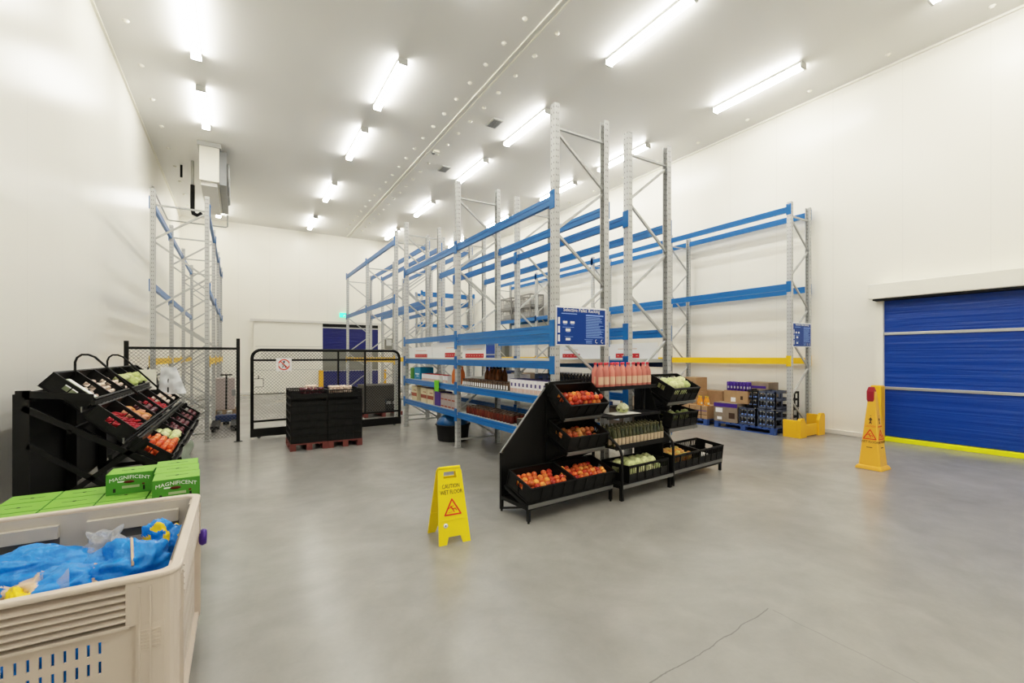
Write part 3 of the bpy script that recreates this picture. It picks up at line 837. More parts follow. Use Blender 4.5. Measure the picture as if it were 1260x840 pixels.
def ball_mesh(name, r, m, sx=1, sy=1, sz=1, lump=0.0, seed=0, n=10, dimple=False):
    prof = []
    k = 7
    for i in range(k + 1):
        a = -PI / 2 + PI * i / k
        rr, z = math.cos(a) * r, math.sin(a) * r
        if dimple and i == k: z = r * .78
        if dimple and i == 0: z = -r * .86
        prof.append((max(rr, .0006), z))
    mb = MB().lathe(prof, m, n)
    if lump:
        mb.v = [tuple(Vector(p) * (1 + lump * noise.noise(Vector(p) * (2.2 / r) + Vector((seed, 0, 0))))) for p in mb.v]
    mb.v = [(x * sx, y * sy, z * sz) for x, y, z in mb.v]
    return mb.mesh(name)
FR = {
    'apple': ball_mesh('apple', .032, 'apple', dimple=True),
    'mixed_apple': ball_mesh('apple', .034, 'mixed_apple', dimple=True),
    'small_cabbage': ball_mesh('cabbage', .05, 'cabbage', sz=.85, lump=.2),
    'tomato': ball_mesh('tomato', .030, 'tomato', sz=.85, dimple=True),
    'cabbage': ball_mesh('cabbage', .075, 'cabbage', sz=.85, lump=.25),
    'mushroom': ball_mesh('mushroom', .026, 'mushroom', sz=.75, n=8),
    'garlic': ball_mesh('garlic_bulb', .028, 'mushroom', sz=.85, lump=.15, n=8),
    'lettuce': ball_mesh('lettuce', .052, 'lettuce', sx=1.35, lump=.4, n=12),
    'chilli': ball_mesh('chilli', .018, 'chilli', sx=3.0, lump=.4, n=8),
    'sweet_potato': ball_mesh('sweet_potato', .03, 'pale_root', sx=2.0, lump=.3),
    'onion': ball_mesh('red_onion', .034, 'onion_red', sz=.85, n=8),
    'potato': ball_mesh('potato', .036, 'potato', sx=1.35, sz=.85, lump=.25),
    'zucchini': ball_mesh('squash', .03, 'squash', sx=2.3, lump=.2),
}
def fill(M, w, d, kind, name, cat, label, group, dx, dy, r, layers=(1, 2), cov=(0, 1, 0, 1), jit=.006, keep=1.0, zsp=None, base=.01, fl=None):
    """pile fruit in a crate's local frame (origin centre bottom, y to the back): more layers to the front"""
    zsp = zsp or r * 1.5
    W, D = w - .05, d - .05; n = 0
    ny = int(D / dy); nx = int(W / dx)
    for j in range(ny):
        y = -D / 2 + dy * (j + .5)
        fy = (j + .5) / ny
        if not (cov[2] <= fy <= cov[3]): continue
        L_ = round(layers[1] + (layers[0] - layers[1]) * fy)
        for l in range(max(L_, 0)):
            off = dx / 2 * ((j + l) % 2)
            for i in range(nx):
                x = -W / 2 + dx * (i + .5) + off
                fx = (x + W / 2) / W
                if x > W / 2 - r or not (cov[0] <= fx <= cov[1]) or random.random() > keep: continue
                yy = y + (dy * .33 if l % 2 else 0)
                if abs(yy) > D / 2 - r * .5: continue
                z = base + r + l * zsp + random.uniform(-jit, jit) * .6
                o = bpy.data.objects.new(name, FR[kind]); COL.objects.link(o)
                P = M @ Vector((x + random.uniform(-jit, jit), yy + random.uniform(-jit, jit), z))
                o.location = P
                if FR[kind].name in ('apple', 'apple.001', 'tomato', 'red_onion', 'mushroom'): o.rotation_euler = (random.uniform(-1, 1), random.uniform(-1, 1), random.uniform(0, 6))
                else: o.rotation_euler = (random.uniform(-.3, .3), random.uniform(-.3, .3), random.uniform(-.5, .5) + (fl or 0))
                tag(o, label, cat, group); n += 1
    return n
def pick_up(M0, ang, d):
    """crate frame from its front-bottom pivot: tilt the back up by ang"""
    return M0 @ Rx(ang) @ T(0, d / 2, 0)

# ------------------------------------------------------------------ centre produce stands
# left unit: origin at its front left foot
U1 = T(2.36, 3.61, 0) @ Rz(R(4.9))
def place(o, M): o.location, q, s = M.decompose(); o.rotation_euler = q.to_euler(); return o
s1 = place(empty('produce_stand'), U1); tag(s1, 'left black stand with slanted side panel holding apple crates', 'display stand')
W, D = 1.18, .48
for x in (.015, W - .015):
    for y in (.015, D - .015):
        MB().box(x - .015, x + .015, y - .015, y + .015, .02, .16 if y < .2 or x > .5 else .6, 'black_metal').lathe([(.012, 0), (.012, .02)], 'rubber', 8, M=T(x, y, 0)).build('leg', s1)
b = MB().box(0, W, 0, .03, .125, .16, 'black_metal').box(0, W, D - .03, D, .125, .16, 'black_metal')
b.box(0, .03, 0, D, .125, .16, 'black_metal').box(W - .03, W, 0, D, .125, .16, 'black_metal').box(.03, W - .03, .03, D - .03, .13, .145, 'black_sheet')
b.build('base_frame', s1)
MB().prism([(0, .13), (W, .13), (W, 1.33), (.66, 1.31), (0, .60)], .012, 'black_sheet', M=T(0, D, 0) @ Rx(PI / 2)).build('back_panel', s1)
e = MB().bar((0, D - .012, .60), (.66, D - .012, 1.312), .02, .01, 'grey_edge'); e.build('panel_edge', s1)
def tier(s, x0, x1, yf, zf, yb, zb, name='shelf'):
    m = MB(); a = math.atan2(zb - zf, yb - yf); L_ = math.hypot(zb - zf, yb - yf)
    M = T(0, yf, zf) @ Rx(a)
    m.box(x0, x1, 0, L_, -.012, 0, 'black_sheet', M).box(x0, x1, -.008, 0, -.03, .012, 'grey_edge', M)
    o = m.build(name, s)
    b = MB()
    for x in (x0 + .02, x1 - .02):
        b.bar((x, yb, zb - .02), (x, yf + .03, zf - .03), .02, .03)
        b.bar((x, D - .02, zf - .14), (x, yf + .08, zf - .03), .018, .02)
    b.build('shelf_bracket', s)
tier(s1, .62, W, .16, .93, .42, 1.14)
tier(s1, .62, W, .12, .575, .44, .71)
tier(s1, .0, W, .0, .17, .40, .28)
for x in (.61, W - .02): MB().box(x - .012, x + .012, D - .04, D - .014, .15, 1.30, 'black_metal').build('back_upright', s1)

cw, cd, chh = .575, .37, .165
Ml1 = pick_up(U1 @ T(.295, .005, .19), R(17), cd); Ml2 = pick_up(U1 @ T(.885, .005, .19), R(17), cd)
Mm = pick_up(U1 @ T(.905, .125, .597), R(23), cd); Mu = pick_up(U1 @ T(.905, .165, .955), R(38), .34)
crate(Ml1, cw, cd, chh, False, 'black crate of red apples at bottom left of the left stand')
crate(Ml2, cw, cd, chh, False, 'black crate of red apples on the bottom tier, second from the left')
crate(Mm, cw, cd, chh, False, 'black crate of few mixed apples on the middle tier of the left stand')
crate(Mu, cw, .34, chh, False, 'black crate of apples tilted on the top tier of the left stand')
fill(Ml1, cw, cd, 'apple', 'apple', 'apple', 'red apple in the bottom left crate of the left stand', 'apples in the bottom left crate', .066, .060, .032, (1.6, 3.3), jit=.005, keep=.9, cov=(.04, 1, 0, 1))
fill(Ml2, cw, cd, 'apple', 'apple', 'apple', 'red apple in the second bottom crate of the left stand', 'apples in the second bottom crate', .066, .060, .032, (1.6, 3.3), jit=.005, keep=.88)
fill(Mm, cw, cd, 'mixed_apple', 'apple', 'apple', 'mottled apple in the middle tier crate of the left stand', 'apples in the middle tier crate', .070, .064, .034, (1, 2.4), jit=.006, keep=.75)
fill(Mu, cw, .34, 'apple', 'apple', 'apple', 'orange red apple in the tilted top crate of the left stand', 'apples in the top tier crate', .066, .058, .032, (1.6, 4.2), jit=.006, keep=.88)

# middle unit
U2 = T(3.60, 3.63, 0) @ Rz(R(5.5)); W2 = .95
s2 = place(empty('produce_stand'), U2); tag(s2, 'middle black stand with bent tube sides holding bottles and cabbages', 'display stand')
for x in (.0, W2):
    pts = [(x, .0, .02), (x, 0, .50), (x, .02, .56), (x, .06, .61), (x, .12, .65), (x, .40, .80), (x, .43, .86), (x, .43, 1.24)]
    MB().tube(pts, .016, 'black_metal', 8).build('bent_side_tube', s2)
for x in (.03, W2 - .03):
    for y in (.03, .45): MB().box(x - .018, x + .018, y - .018, y + .018, 0, .15).build('leg', s2)
b = MB().box(0, W2, 0, .03, .14, .17).box(0, W2, .44, .47, .14, .17).box(0, .03, 0, .47, .14, .17).box(W2 - .03, W2, 0, .47, .14, .17)
b.box(0, W2, -.01, 0, .14, .178, 'grey_edge'); b.build('base_frame', s2)
MB().box(.01, W2 - .01, 0, .46, .165, .178, 'black_sheet').build('shelf', s2)
MB().box(.01, W2 - .01, .10, .46, .555, .57, 'black_sheet').box(.01, W2 - .01, .09, .10, .545, .60, 'black_metal').build('shelf', s2)
MB().box(-.02, W2 + .02, .20, .48, .895, .91, 'black_sheet').box(-.02, W2 + .02, .19, .20, .88, .915, 'black_metal').build('shelf', s2)
MB().box(-.05, W2 + .05, .28, .54, 1.225, 1.24, 'black_sheet').box(-.05, W2 + .05, .27, .28, 1.20, 1.245, 'black_metal').build('shelf', s2)
for x in (.03, W2 - .03): MB().box(x - .012, x + .012, .44, .465, .15, 1.23).build('back_upright', s2)
Mc = U2 @ T(.50, .215, .18)
crate(Mc, .72, .40, .19, True, 'slotted black crate of cabbages at the bottom of the middle stand')
fill(Mc, .72, .40, 'cabbage', 'cabbage', 'cabbage', 'pale green cabbage in the slotted crate of the middle stand', 'cabbages in the middle stand', .128, .115, .066, (2, 2), jit=.008, keep=.9, zsp=.085, cov=(0, .95, 0, 1))

def bottle_proto(name, prof, body_m, label=None, cap=None, n=12, arc=(R(-155), R(-60))):
    r = empty(name)
    MB().lathe(prof, body_m, n).build('bottle_body', r)
    if label:
        lr, z0, z1, lm = label; q = MB(); vs = []; k = 6
        for i in range(k + 1):
            a = arc[0] + (arc[1] - arc[0]) * i / k; vs += [(lr * 1.012 * math.cos(a), lr * 1.012 * math.sin(a), z0), (lr * 1.012 * math.cos(a), lr * 1.012 * math.sin(a), z1)]
        q.add(vs, [(2 * i, 2 * i + 2, 2 * i + 3, 2 * i + 1) for i in range(k)], lm, True).build('label', r)
    if cap: cr, z0, z1, cm = cap; MB().lathe([(cr, z0), (cr, z1), (cr * .9, z1 + .002)], cm, n).build('cap', r)
    tag(r, '', 'bottle'); return r
pk = Proto(bottle_proto('juice_bottle', [(.040, 0), (.044, .01), (.044, .16), (.040, .19), (.020, .235), (.015, .245), (.015, .262)], 'pink', (.0448, .03, .12, 'pink_label'), (.018, .258, .282, 'pink_cap')))
for j in range(2):
    for i in range(10):
        M = U2 @ T(.0 + i * .099 + .048 * j + random.uniform(-.004, .004), .325 + j * .105 + random.uniform(-.008, .008), 1.2405)
        pk.put(M=M, label='pink juice bottle with pale label on the top shelf of the middle stand', group='pink juice bottles')
gb = Proto(bottle_proto('glass_bottle', [(.026, 0), (.029, .006), (.029, .125), (.025, .15), (.012, .185), (.011, .215)], 'glass_green', (.0296, .02, .105, 'cream_label'), (.0125, .20, .222, 'gold_cap'), 10))
for j in range(4):
    for i in range(14):
        M = U2 @ T(.045 + i * .066, .14 + j * .08, .5705)
        gb.put(M=M, label='dark green glass bottle with cream label on the middle stand shelf', group='green glass bottles')
cc = empty('bottle_carton'); 
# bowl of paper and cauliflower
p = place(MB().box(-.16, .24, -.11, .11, 0, .004, 'paper').build('paper_sheet'), U2 @ T(.33, .31, .9155) @ Rz(R(-8))); tag(p, 'white paper sheet lying on the shelf under the cauliflower', 'paper')
bpy.data.objects.remove(cc)
cf = place(empty('cauliflower'), U2 @ T(.36, .29, .935)); tag(cf, 'single pale cauliflower sitting on the white paper', 'cauliflower')
m = MB(); rr = random.Random(5)
for k in range(34):
    a = rr.uniform(0, 2 * PI); e = math.acos(rr.uniform(0.0, 1))
    px, py, pz = .05 * math.sin(e) * math.cos(a), .05 * math.sin(e) * math.sin(a), .045 * math.cos(e)
    m.lathe([(.002, -.022), (.018, -.014), (.023, 0), (.017, .014), (.002, .021)], 'cauli', 7, M=T(px, py, pz + .045))
m.build('florets', cf)
m = MB()
for k in range(7):
    a = k * 2 * PI / 7
    m.add([(.02, -.02, -.01), (.06, -.028, .0), (.088, 0, .05), (.06, .028, .0), (.02, .02, -.01)], [(0, 1, 2, 3, 4)], 'cabbage', M=Rz(a) @ T(0, 0, .005))
m.build('leaves', cf)

# right unit
U3 = T(4.62, 3.80, 0) @ Rz(R(6.0)); W3 = 1.20
s3 = place(empty('produce_stand'), U3); tag(s3, 'right black stand with slotted crates stepping down to the right', 'display stand')
for x in (.02, W3 - .02):
    for y in (.02, .5): MB().box(x - .016, x + .016, y - .016, y + .016, 0, .16 if x > .5 else (.16 if y < .3 else 1.2)).build('leg', s3)
b = MB().box(0, W3, 0, .03, .10, .14).box(0, W3, .49, .52, .10, .14).box(0, .03, 0, .52, .10, .14).box(W3 - .03, W3, 0, .52, .10, .14).box(0, W3, 0, .5, .13, .14, 'black_sheet')
b.build('base_frame', s3)
MB().prism([(.12, .14), (.56, .14), (.56, 1.25), (.34, 1.25), (.12, .70)], .012, 'black_sheet', M=T(-.02, 0, 0) @ Rz(PI / 2) @ Rx(PI / 2)).build('side_panel', s3)
MB().box(0, .70, .50, .512, .14, 1.25, 'black_sheet').build('back_panel', s3)
D = .5
tier(s3, .06, .70, .10, 1.0, .40, 1.16); tier(s3, .06, .70, .08, .665, .42, .72); tier(s3, .0, W3, .0, .155, .42, .20)
Mr1 = pick_up(U3 @ T(.38, .10, 1.02), R(26), .38); Mr2 = pick_up(U3 @ T(.38, .08, .685), R(9), .38)
Mr3 = pick_up(U3 @ T(.30, .0, .165), R(6), .40); Mr4 = pick_up(U3 @ T(.90, .0, .165), R(6), .40)
crate(Mr1, .58, .38, .19, True, 'slotted black crate of pale cabbages on the top tier of the right stand')
crate(Mr2, .58, .38, .19, True, 'slotted black crate of dark squash on the middle tier of the right stand')
crate(Mr3, .58, .40, .20, True, 'slotted black crate of yellow potatoes on the bottom tier of the right stand')
crate(Mr4, .58, .40, .20, True, 'nearly empty slotted black crate at the far right of the right stand')
fill(Mr1, .58, .38, 'cabbage', 'cabbage', 'cabbage', 'pale cabbage in the top crate of the right stand', 'cabbages on the right stand', .125, .11, .066, (1.6, 2.4), jit=.006, keep=.95, zsp=.08, cov=(.1, 1, 0, 1))
fill(Mr2, .58, .38, 'zucchini', 'squash', 'squash', 'dark green squash in the middle crate of the right stand', 'squash on the right stand', .15, .07, .035, (2, 3), jit=.008, keep=.85, fl=.3)
fill(Mr3, .58, .40, 'potato', 'potato', 'potato', 'yellow potato in the bottom crate of the right stand', 'potatoes on the right stand', .092, .075, .036, (3, 3), jit=.007, keep=.9)
pk2 = MB().box(-.09, .09, -.05, .05, 0, .02, 'paper').box(-.05, .12, -.06, .03, .02, .035, 'paper')
o = place(pk2.build('paper_pack'), Mr4 @ T(.06, .0, .012)); tag(o, 'white paper packs lying in the nearly empty crate', 'paper')
o = place(MB().box(-.07, .07, -.045, .045, 0, .03, 'label_white').build('paper_pack'), Mr4 @ T(-.12, -.06, .012) @ Rz(.4)); tag(o, 'small white pack lying left in the nearly empty crate', 'paper')

# ------------------------------------------------------------------ crate stacks on red pallets
def pallet(name, loc, w, d, mm, label, h=.12, rz=0, group=None):
    m = MB(); n = max(4, int(d / .13))
    for k in range(n):
        y = k * (d - .09) / (n - 1); m.box(0, w, y, y + .09, h - .02, h, mm)
    for x in (0, w / 2 - .045, w - .09):
        m.box(x, x + .09, 0, d, h - .04, h - .02, mm)
        for y in (0, d / 2 - .05, d - .10): m.box(x, x + .09, y, y + .1, .02, h - .04, mm)
        m.box(x, x + .09, 0, d, 0, .02, mm)
    o = m.build(name, None, loc, (0, 0, rz)); return tag(o, label, 'pallet', group)
pallet('pallet', (.745, 8.40, 0), .595, .85, 'pallet_red', 'red timber pallet under the left stack of black crates')
pallet('pallet', (1.345, 8.40, 0), .575, .85, 'pallet_red', 'red timber pallet under the right stack of black crates')
for i, (x, nm) in enumerate(((1.04, 'left'), (1.63, 'right'))):
    for j in range(2):
        for k in range(7):
            crate(T(x, 8.62 + j * .405, .121 + k * .1285), .565, .39, .126, k > 4, 'black crate in the %s %s stack on the red pallets' % (('front', 'back')[j], nm), '%s %s crate stack' % (('front', 'back')[j], nm))
ML = T(1.04, 8.62, .121 + 6 * .1285); MR = T(1.63, 8.62, .121 + 6 * .1285)
fill(ML, .565, .39, 'onion', 'red_onion', 'onion', 'red onion in the top crate of the left stack', 'onions on the left stack', .08, .075, .034, (3, 3), keep=.8, zsp=.045, cov=(.3, 1, 0, 1))
fill(MR, .565, .39, 'garlic', 'garlic_bulb', 'garlic', 'white garlic bulb in the top crate of the right stack', 'garlic on the right stack', .06, .06, .026, (4, 4), keep=.8, zsp=.04, cov=(0, .7, 0, 1))
fill(T(1.04, 9.025, .121 + 6 * .1285), .565, .39, 'garlic', 'garlic_bulb', 'garlic', 'white garlic bulb in the back left crate', 'garlic on the back left stack', .06, .06, .026, (4, 4), keep=.5, zsp=.04, cov=(.5, 1, 0, 1))

# behind the gate: wrapped load
pallet('pallet', (2.8, 12.0, 0), 1.0, .9, 'pallet_red', 'red pallet under the shaded cartons behind the gate')
def carton(loc, w, d, h, mm, label, group=None, rz=0, tape=True, prints=(), name='carton', top=None):
    r = empty(name, loc, (0, 0, rz)); tag(r, label, 'box', group)
    MB().box(0, w, 0, d, 0, h, mm).build('box_body', r, bevel=.003)
    if top: MB().box(.004, w - .004, .004, d - .004, h, h + .002, top).build('lid', r)
    if tape: MB().box(w / 2 - .025, w / 2 + .025, -.0015, d + .0015, h, h + .0015, 'tape').build('tape', r)
    if prints:
        m = MB()
        for (f, a0, a1, b0, b1, c) in prints:
            if f == 'y': m.box(w * a0, w * a1, -.002, 0, h * b0, h * b1, c)
            if f == 'x': m.box(-.002, 0, d * a0, d * a1, h * b0, h * b1, c)
        m.build('print', r)
    return r
carton((2.82, 12.02, .121), .52, .8, .35, 'carton_dark', 'dark reddish carton at the bottom left of the load behind the gate')
carton((2.80, 12.02, .472), .9, .8, .36, 'carton_dark', 'wide dark carton on top of the load behind the gate', tape=False)
crate(T(3.56, 12.2, .122), .40, .34, .33, True, 'dark crate standing on the red pallet behind the gate')

# ------------------------------------------------------------------ left produce stand (faces the aisle, +x)
s4 = empty('produce_stand', (-1.6, 5.55, 0)); tag(s4, 'long black stepped stand against the left wall behind the green cartons', 'display stand')
def fr4(y, first=False):
    MB().box(-.045, .045, y, y + .03, 0, 1.30).build('back_post', s4)
    MB().bar((0, y + .015, 1.27), (.46, y + .015, 1.22), .03, .06).build('top_arm', s4)
    b = MB().bar((.03, y + .015, .82), (.86, y + .015, .14), .03, .045)
    b.bar((.30, y + .015, .36), (.86, y + .015, .80), .03, .045).bar((.0, y + .015, 1.15), (1.02, y + .015, .48), .03, .05)
    b.build('side_brace', s4)
    MB().box(-.05, .95, y, y + .03, .06, .11).build('foot_beam', s4)
for y in (0, 1.35, 2.7, 3.85): fr4(y)
MB().box(-.06, -.045, .0, 3.88, .1, 1.27, 'black_sheet').build('back_panel', s4)
for x, z in ((.03, 1.24), (.46, 1.17), (.30, .92), (.80, .80), (.58, .66), (1.0, .46)): MB().box(x - .015, x + .015, 0, 3.88, z - .02, z + .02).build('long_rail', s4)
def tier4(xb, zb, xf, zf):
    MB().add([(xb, 0, zb), (xf, 0, zf), (xf, 3.88, zf), (xb, 3.88, zb)], [(0, 1, 2, 3)], 'black_sheet').build('tier_panel', s4)
    MB().bar((xf + .01, 0, zf + .02), (xf + .01, 3.88, zf + .02), .01, .05, 'grey_edge').build('price_rail', s4)
# rim positions measured: tier tops (x,z) back -> front
TI = [(-1.41, 1.455, -1.13, 1.205), (-1.11, 1.146, -.835, .892), (-.83, .83, -.55, .62)]
for (xb, zb, xf, zf) in TI:
    a = math.atan2(zb - zf, xf - xb); h4 = .15
    sx, sz = -math.sin(a) * h4, -math.cos(a) * h4
    tier4(xb + sx + 1.6, zb + sz, xf + sx + 1.6, zf + sz)
m = MB()
for y in (.61, 1.92):
    m = MB().tube([(.2, y, 1.40), (.2, y, 1.54), (.215, y, 1.585), (.25, y, 1.615), (.30, y, 1.615), (.35, y, 1.59), (.70, y, 1.19)], .011, 'black_metal', 8)
    m.build('hoop', s4)
MB().tube([(.45, 3.05, 1.1), (.45, 3.05, 1.44)], .01).tube([(.62, 3.7, .8), (.62, 3.7, 1.42)], .01).build('bag_pole', s4)
names = ['top', 'middle', 'lower']
contents = [
    [('pack', None), ('mushroom', None), ('mushroom', None), ('lettuce', None), ('lettuce', None), ('lettuce', None)],
    [('chilli', None), ('sweet_potato', None), ('onion', None), ('chilli', None), ('garlic', None), ('garlic', None)],
    [('tomato', None), ('small_cabbage', None), ('onion', None), ('onion', None), ('onion', None), ('onion', None)]]
ordn = ['nearest', 'second', 'third', 'fourth', 'fifth', 'farthest']
pars = {'mushroom': ('mushroom', 'mushroom', 'white mushroom', .062, .055, .024, (1, 2)), 'lettuce': ('lettuce', 'lettuce', 'yellow green lettuce', .125, .085, .045, (1, 2)),
        'chilli': ('chilli', 'chilli', 'deep red chilli', .11, .04, .018, (1, 3)), 'sweet_potato': ('sweet_potato', 'sweet potato', 'pale orange sweet potato', .13, .065, .03, (1, 2)),
        'onion': ('red_onion', 'onion', 'dark red onion', .075, .065, .034, (1, 2)), 'garlic': ('garlic_bulb', 'garlic', 'white garlic bulb', .066, .06, .027, (1, 2)),
        'tomato': ('tomato', 'tomato', 'orange red tomato', .062, .056, .030, (2, 4)), 'small_cabbage': ('cabbage', 'cabbage', 'round pale cabbage', .10, .09, .047, (1, 2))}
for t_, (xb, zb, xf, zf) in enumerate(TI):
    a = math.atan2(zb - zf, xf - xb); dd = math.hypot(zb - zf, xf - xb); h4 = .15
    for k in range(6):
        yc = 5.58 + .32 + k * .645
        # crate frame: origin centre bottom, local y towards the wall
        Mx = T((xb + xf) / 2, yc, (zb + zf) / 2) @ Rz(PI / 2) @ Rx(a) @ T(0, 0, -h4 + .003)
        crate(Mx, .62, dd - .01, h4, False, 'black crate, %s along the %s tier of the left wall stand' % (ordn[k], names[t_]))
        kind = contents[t_][k][0]
        if kind == 'pack':
            for q in range(3):
                o = place(MB().box(-.055, .055, -.14, .14, 0, .05, 'pack_green').box(-.045, .045, -.13, .13, .05, .053, 'label_white').build('vegetable_pack'), Mx @ T(-.22 + q * .125, -.01, .05)); tag(o, 'pale green wrapped vegetable pack in the nearest top crate', 'food pack', 'wrapped packs in the nearest top crate')
            place_m = True
            fill(Mx, .62, dd, 'mushroom', 'mushroom', 'mushroom', 'white mushroom beside the wrapped packs in the nearest top crate', 'mushrooms in the nearest top crate', .062, .055, .024, (1, 2), cov=(.62, 1, 0, 1), keep=.8)
            continue
        nm, cat, lab, dx, dy, r_, ly = pars[kind]
        fill(Mx, .62, dd, kind, nm, cat, '%s in the %s crate of the %s tier of the wall stand' % (lab, ordn[k], names[t_]), '%s crate on the %s tier' % (ordn[k], names[t_]), dx, dy, r_, ly, jit=r_ * .15, keep=.92, base=.02 if kind not in ('mushroom', 'garlic') else .03, cov=(0, 1, 0, .9))
# bags and papers hanging at the far end
def sheet(name, loc, w, h, mm, label, cat, rz=0, amp=.02, seed=0, taper=0.0):
    nx, nz = 8, 10; vs = []; fs = []
    for j in range(nz + 1):
        for i in range(nx + 1):
            u, v = i / nx - .5, j / nz
            vs.append((u * w * (1 + taper * (1 - v)) + taper * .3 * (1 - v) * w, amp * (1.3 - v) * noise.noise(Vector((u * 5 + seed, v * 4, seed))) * 2, v * h))
    for j in range(nz):
        for i in range(nx): q = j * (nx + 1) + i; fs.append((q, q + 1, q + nx + 2, q + nx + 1))
    o = MB().add(vs, fs, mm, True).build(name, None, loc, (0, 0, rz)); return tag(o, label, cat)
sheet('paper_sheet', (-1.15, 8.58, 1.10), .20, .30, 'paper', 'white paper sheet clipped upright at the far end of the wall stand', 'paper', R(10), .008, 1)
sheet('plastic_bag', (-.97, 9.23, .98), .20, .44, 'bag_white', 'white plastic produce bag hanging beside the paper sheet', 'bag', R(10), .05, 3, .9)
sheet('hanging_sheet', (-.46, 5.85, .28), .5, .40, 'film_green', 'pale translucent plastic hanging at the front of the wall stand', 'plastic sheet', R(85), .03, 6)

# ------------------------------------------------------------------ pallet bin with blue bags
BX0, BX1, BY0, BY1, BH = -1.35, -.195, 2.165, 3.31, .78
bn = empty('pallet_bin', (BX0, BY0, 0)); tag(bn, 'large beige vented plastic bin filled with blue bags', 'bin')
w, d = BX1 - BX0, BY1 - BY0
def grid_plate(mb, xs, zs, holes, y0, y1, m, M=None):
    """wall in xz between the cuts xs, zs; cells in holes are left open (with reveals)"""
    for i in range(len(xs) - 1):
        run = None
        for j in range(len(zs) - 1):
            if (i, j) in holes:
                continue
            mb.box(xs[i], xs[i + 1], y0, y1, zs[j], zs[j + 1], m, M)
def vent_wall(mb, L_, M, inner='bin_plastic'):
    n = int((L_ - .44) / .03); x0 = .22; xs = [0.05]; holes = set()
    pit = (L_ - 2 * x0) / n
    for k in range(n):
        c = x0 + pit * (k + .5); xs += [c - .0045, c + .0045]
    xs.append(L_ - .05)
    zs = [.10, .17, .215, .26, .305, .35, .395, .445, .490, .515, .56, .60]
    for k in range(n):
        for j in (1, 3, 5, 7, 9): holes.add((1 + 2 * k, j))
    grid_plate(mb, xs, zs, holes, .02, .028, 'bin_plastic', M)
    # louvred ledge recess under the rim
    a, b = .16, L_ - .16
    mb.box(.05, a, .0, .045, .60, .76, 'bin_plastic', M).box(b, L_ - .05, .0, .045, .60, .76, 'bin_plastic', M)
    mb.box(a, b, .032, .045, .60, .76, 'bin_shade', M)
    for k in range(5):
        z = .622 + k * .026
        mb.add([(a, -.004, z), (b, -.004, z), (b, .034, z + .014), (a, .034, z + .014), (a, -.004, z + .006), (b, -.004, z + .006), (b, .034, z + .02), (a, .034, z + .02)],
               [(0, 1, 5, 4), (4, 5, 6, 7), (3, 2, 1, 0), (1, 2, 6, 5), (0, 4, 7, 3)], 'bin_plastic', M=M)
    mb.box(a - .01, b + .01, -.004, .03, .596, .606, 'bin_plastic', M)
    # corner columns with ribs
    for xa, xb in ((.045, .13), (L_ - .13, L_ - .045)):
        mb.box(xa, xb, -.002, .02, .10, .60, 'bin_plastic', M)
        for k in range(7): mb.box(xa + .012, xb - .012, -.006, -.002, .50 + k * .012, .505 + k * .012, 'bin_plastic', M)
        mb.box((xa + xb) / 2 - .003, (xa + xb) / 2 + .003, -.007, -.002, .10, .74, 'bin_plastic', M)
        mb.box(xa + .008, xa + .013, -.007, -.002, .10, .74, 'bin_plastic', M)
mb = MB()
vent_wall(mb, w, T(0, 0, 0)); vent_wall(mb, w, T(w, d, 0) @ Rz(PI))
vent_wall(mb, d, T(w, 0, 0) @ Rz(PI / 2)); vent_wall(mb, d, T(0, d, 0) @ Rz(-PI / 2))
# rounded corner columns
for cx, cy, a0 in ((.06, .06, PI), (w - .06, .06, 1.5 * PI), (w - .06, d - .06, 0), (.06, d - .06, .5 * PI)):
    pts = [(cx + .06 * math.cos(a0 + k * PI / 12), cy + .06 * math.sin(a0 + k * PI / 12)) for k in range(7)]
    inn = [(cx + .04 * math.cos(a0 + k * PI / 12), cy + .04 * math.sin(a0 + k * PI / 12)) for k in range(7)][::-1]
    mb.prism(pts + inn, BH - .115, 'bin_plastic', M=T(0, 0, .10))
mb.build('slotted_wall', bn)
# inner liner faces with ledges
m = MB()
m.box(.045, w - .045, d - .05, d - .045, .30, .765, 'bin_inner')
for a, b in ((.10, .55), (.66, w - .10)):
    m.box(a, b, d - .085, d - .05, .655, .72, 'bin_inner')
    m.box(a, b, d - .052, d - .046, .60, .652, 'bin_shade')  # dark strip stands in for the shadow below each ledge
m.box(.045, w - .045, .045, .05, .60, .74, 'bin_inner').box(w - .05, w - .045, .045, d - .045, .6, .74, 'bin_inner').box(.045, .05, .045, d - .045, .6, .74, 'bin_inner')
m.build('inner_ledge', bn)
def rrect(x0, x1, y0, y1, r, n=6):
    P = []
    for cx, cy, a0 in ((x1 - r, y0 + r, -PI / 2), (x1 - r, y1 - r, 0), (x0 + r, y1 - r, PI / 2), (x0 + r, y0 + r, PI)):
        for k in range(n + 1): a = a0 + k * PI / 2 / n; P.append((cx + r * math.cos(a), cy + r * math.sin(a)))
    return P
def ring(mb, P0, P1, z0, z1, m):
    n = len(P0); vs = [(*p, z0) for p in P0] + [(*p, z0) for p in P1] + [(*p, z1) for p in P0] + [(*p, z1) for p in P1]; fs = []
    for i in range(n):
        j = (i + 1) % n
        fs += [(i, j, 2 * n + j, 2 * n + i), (n + j, n + i, 3 * n + i, 3 * n + j), (2 * n + i, 2 * n + j, 3 * n + j, 3 * n + i), (j, i, n + i, n + j)]
    mb.add(vs, fs, m, False)
m = MB(); ring(m, rrect(-.006, w + .006, -.006, d + .006, .07), rrect(.035, w - .035, .035, d - .035, .05), BH - .022, BH, 'bin_plastic')
m.build('rim', bn, bevel=.008)
MB().box(.04, w - .04, .04, d - .04, .12, .15, 'bin_inner').build('bin_floor', bn)
m = MB()
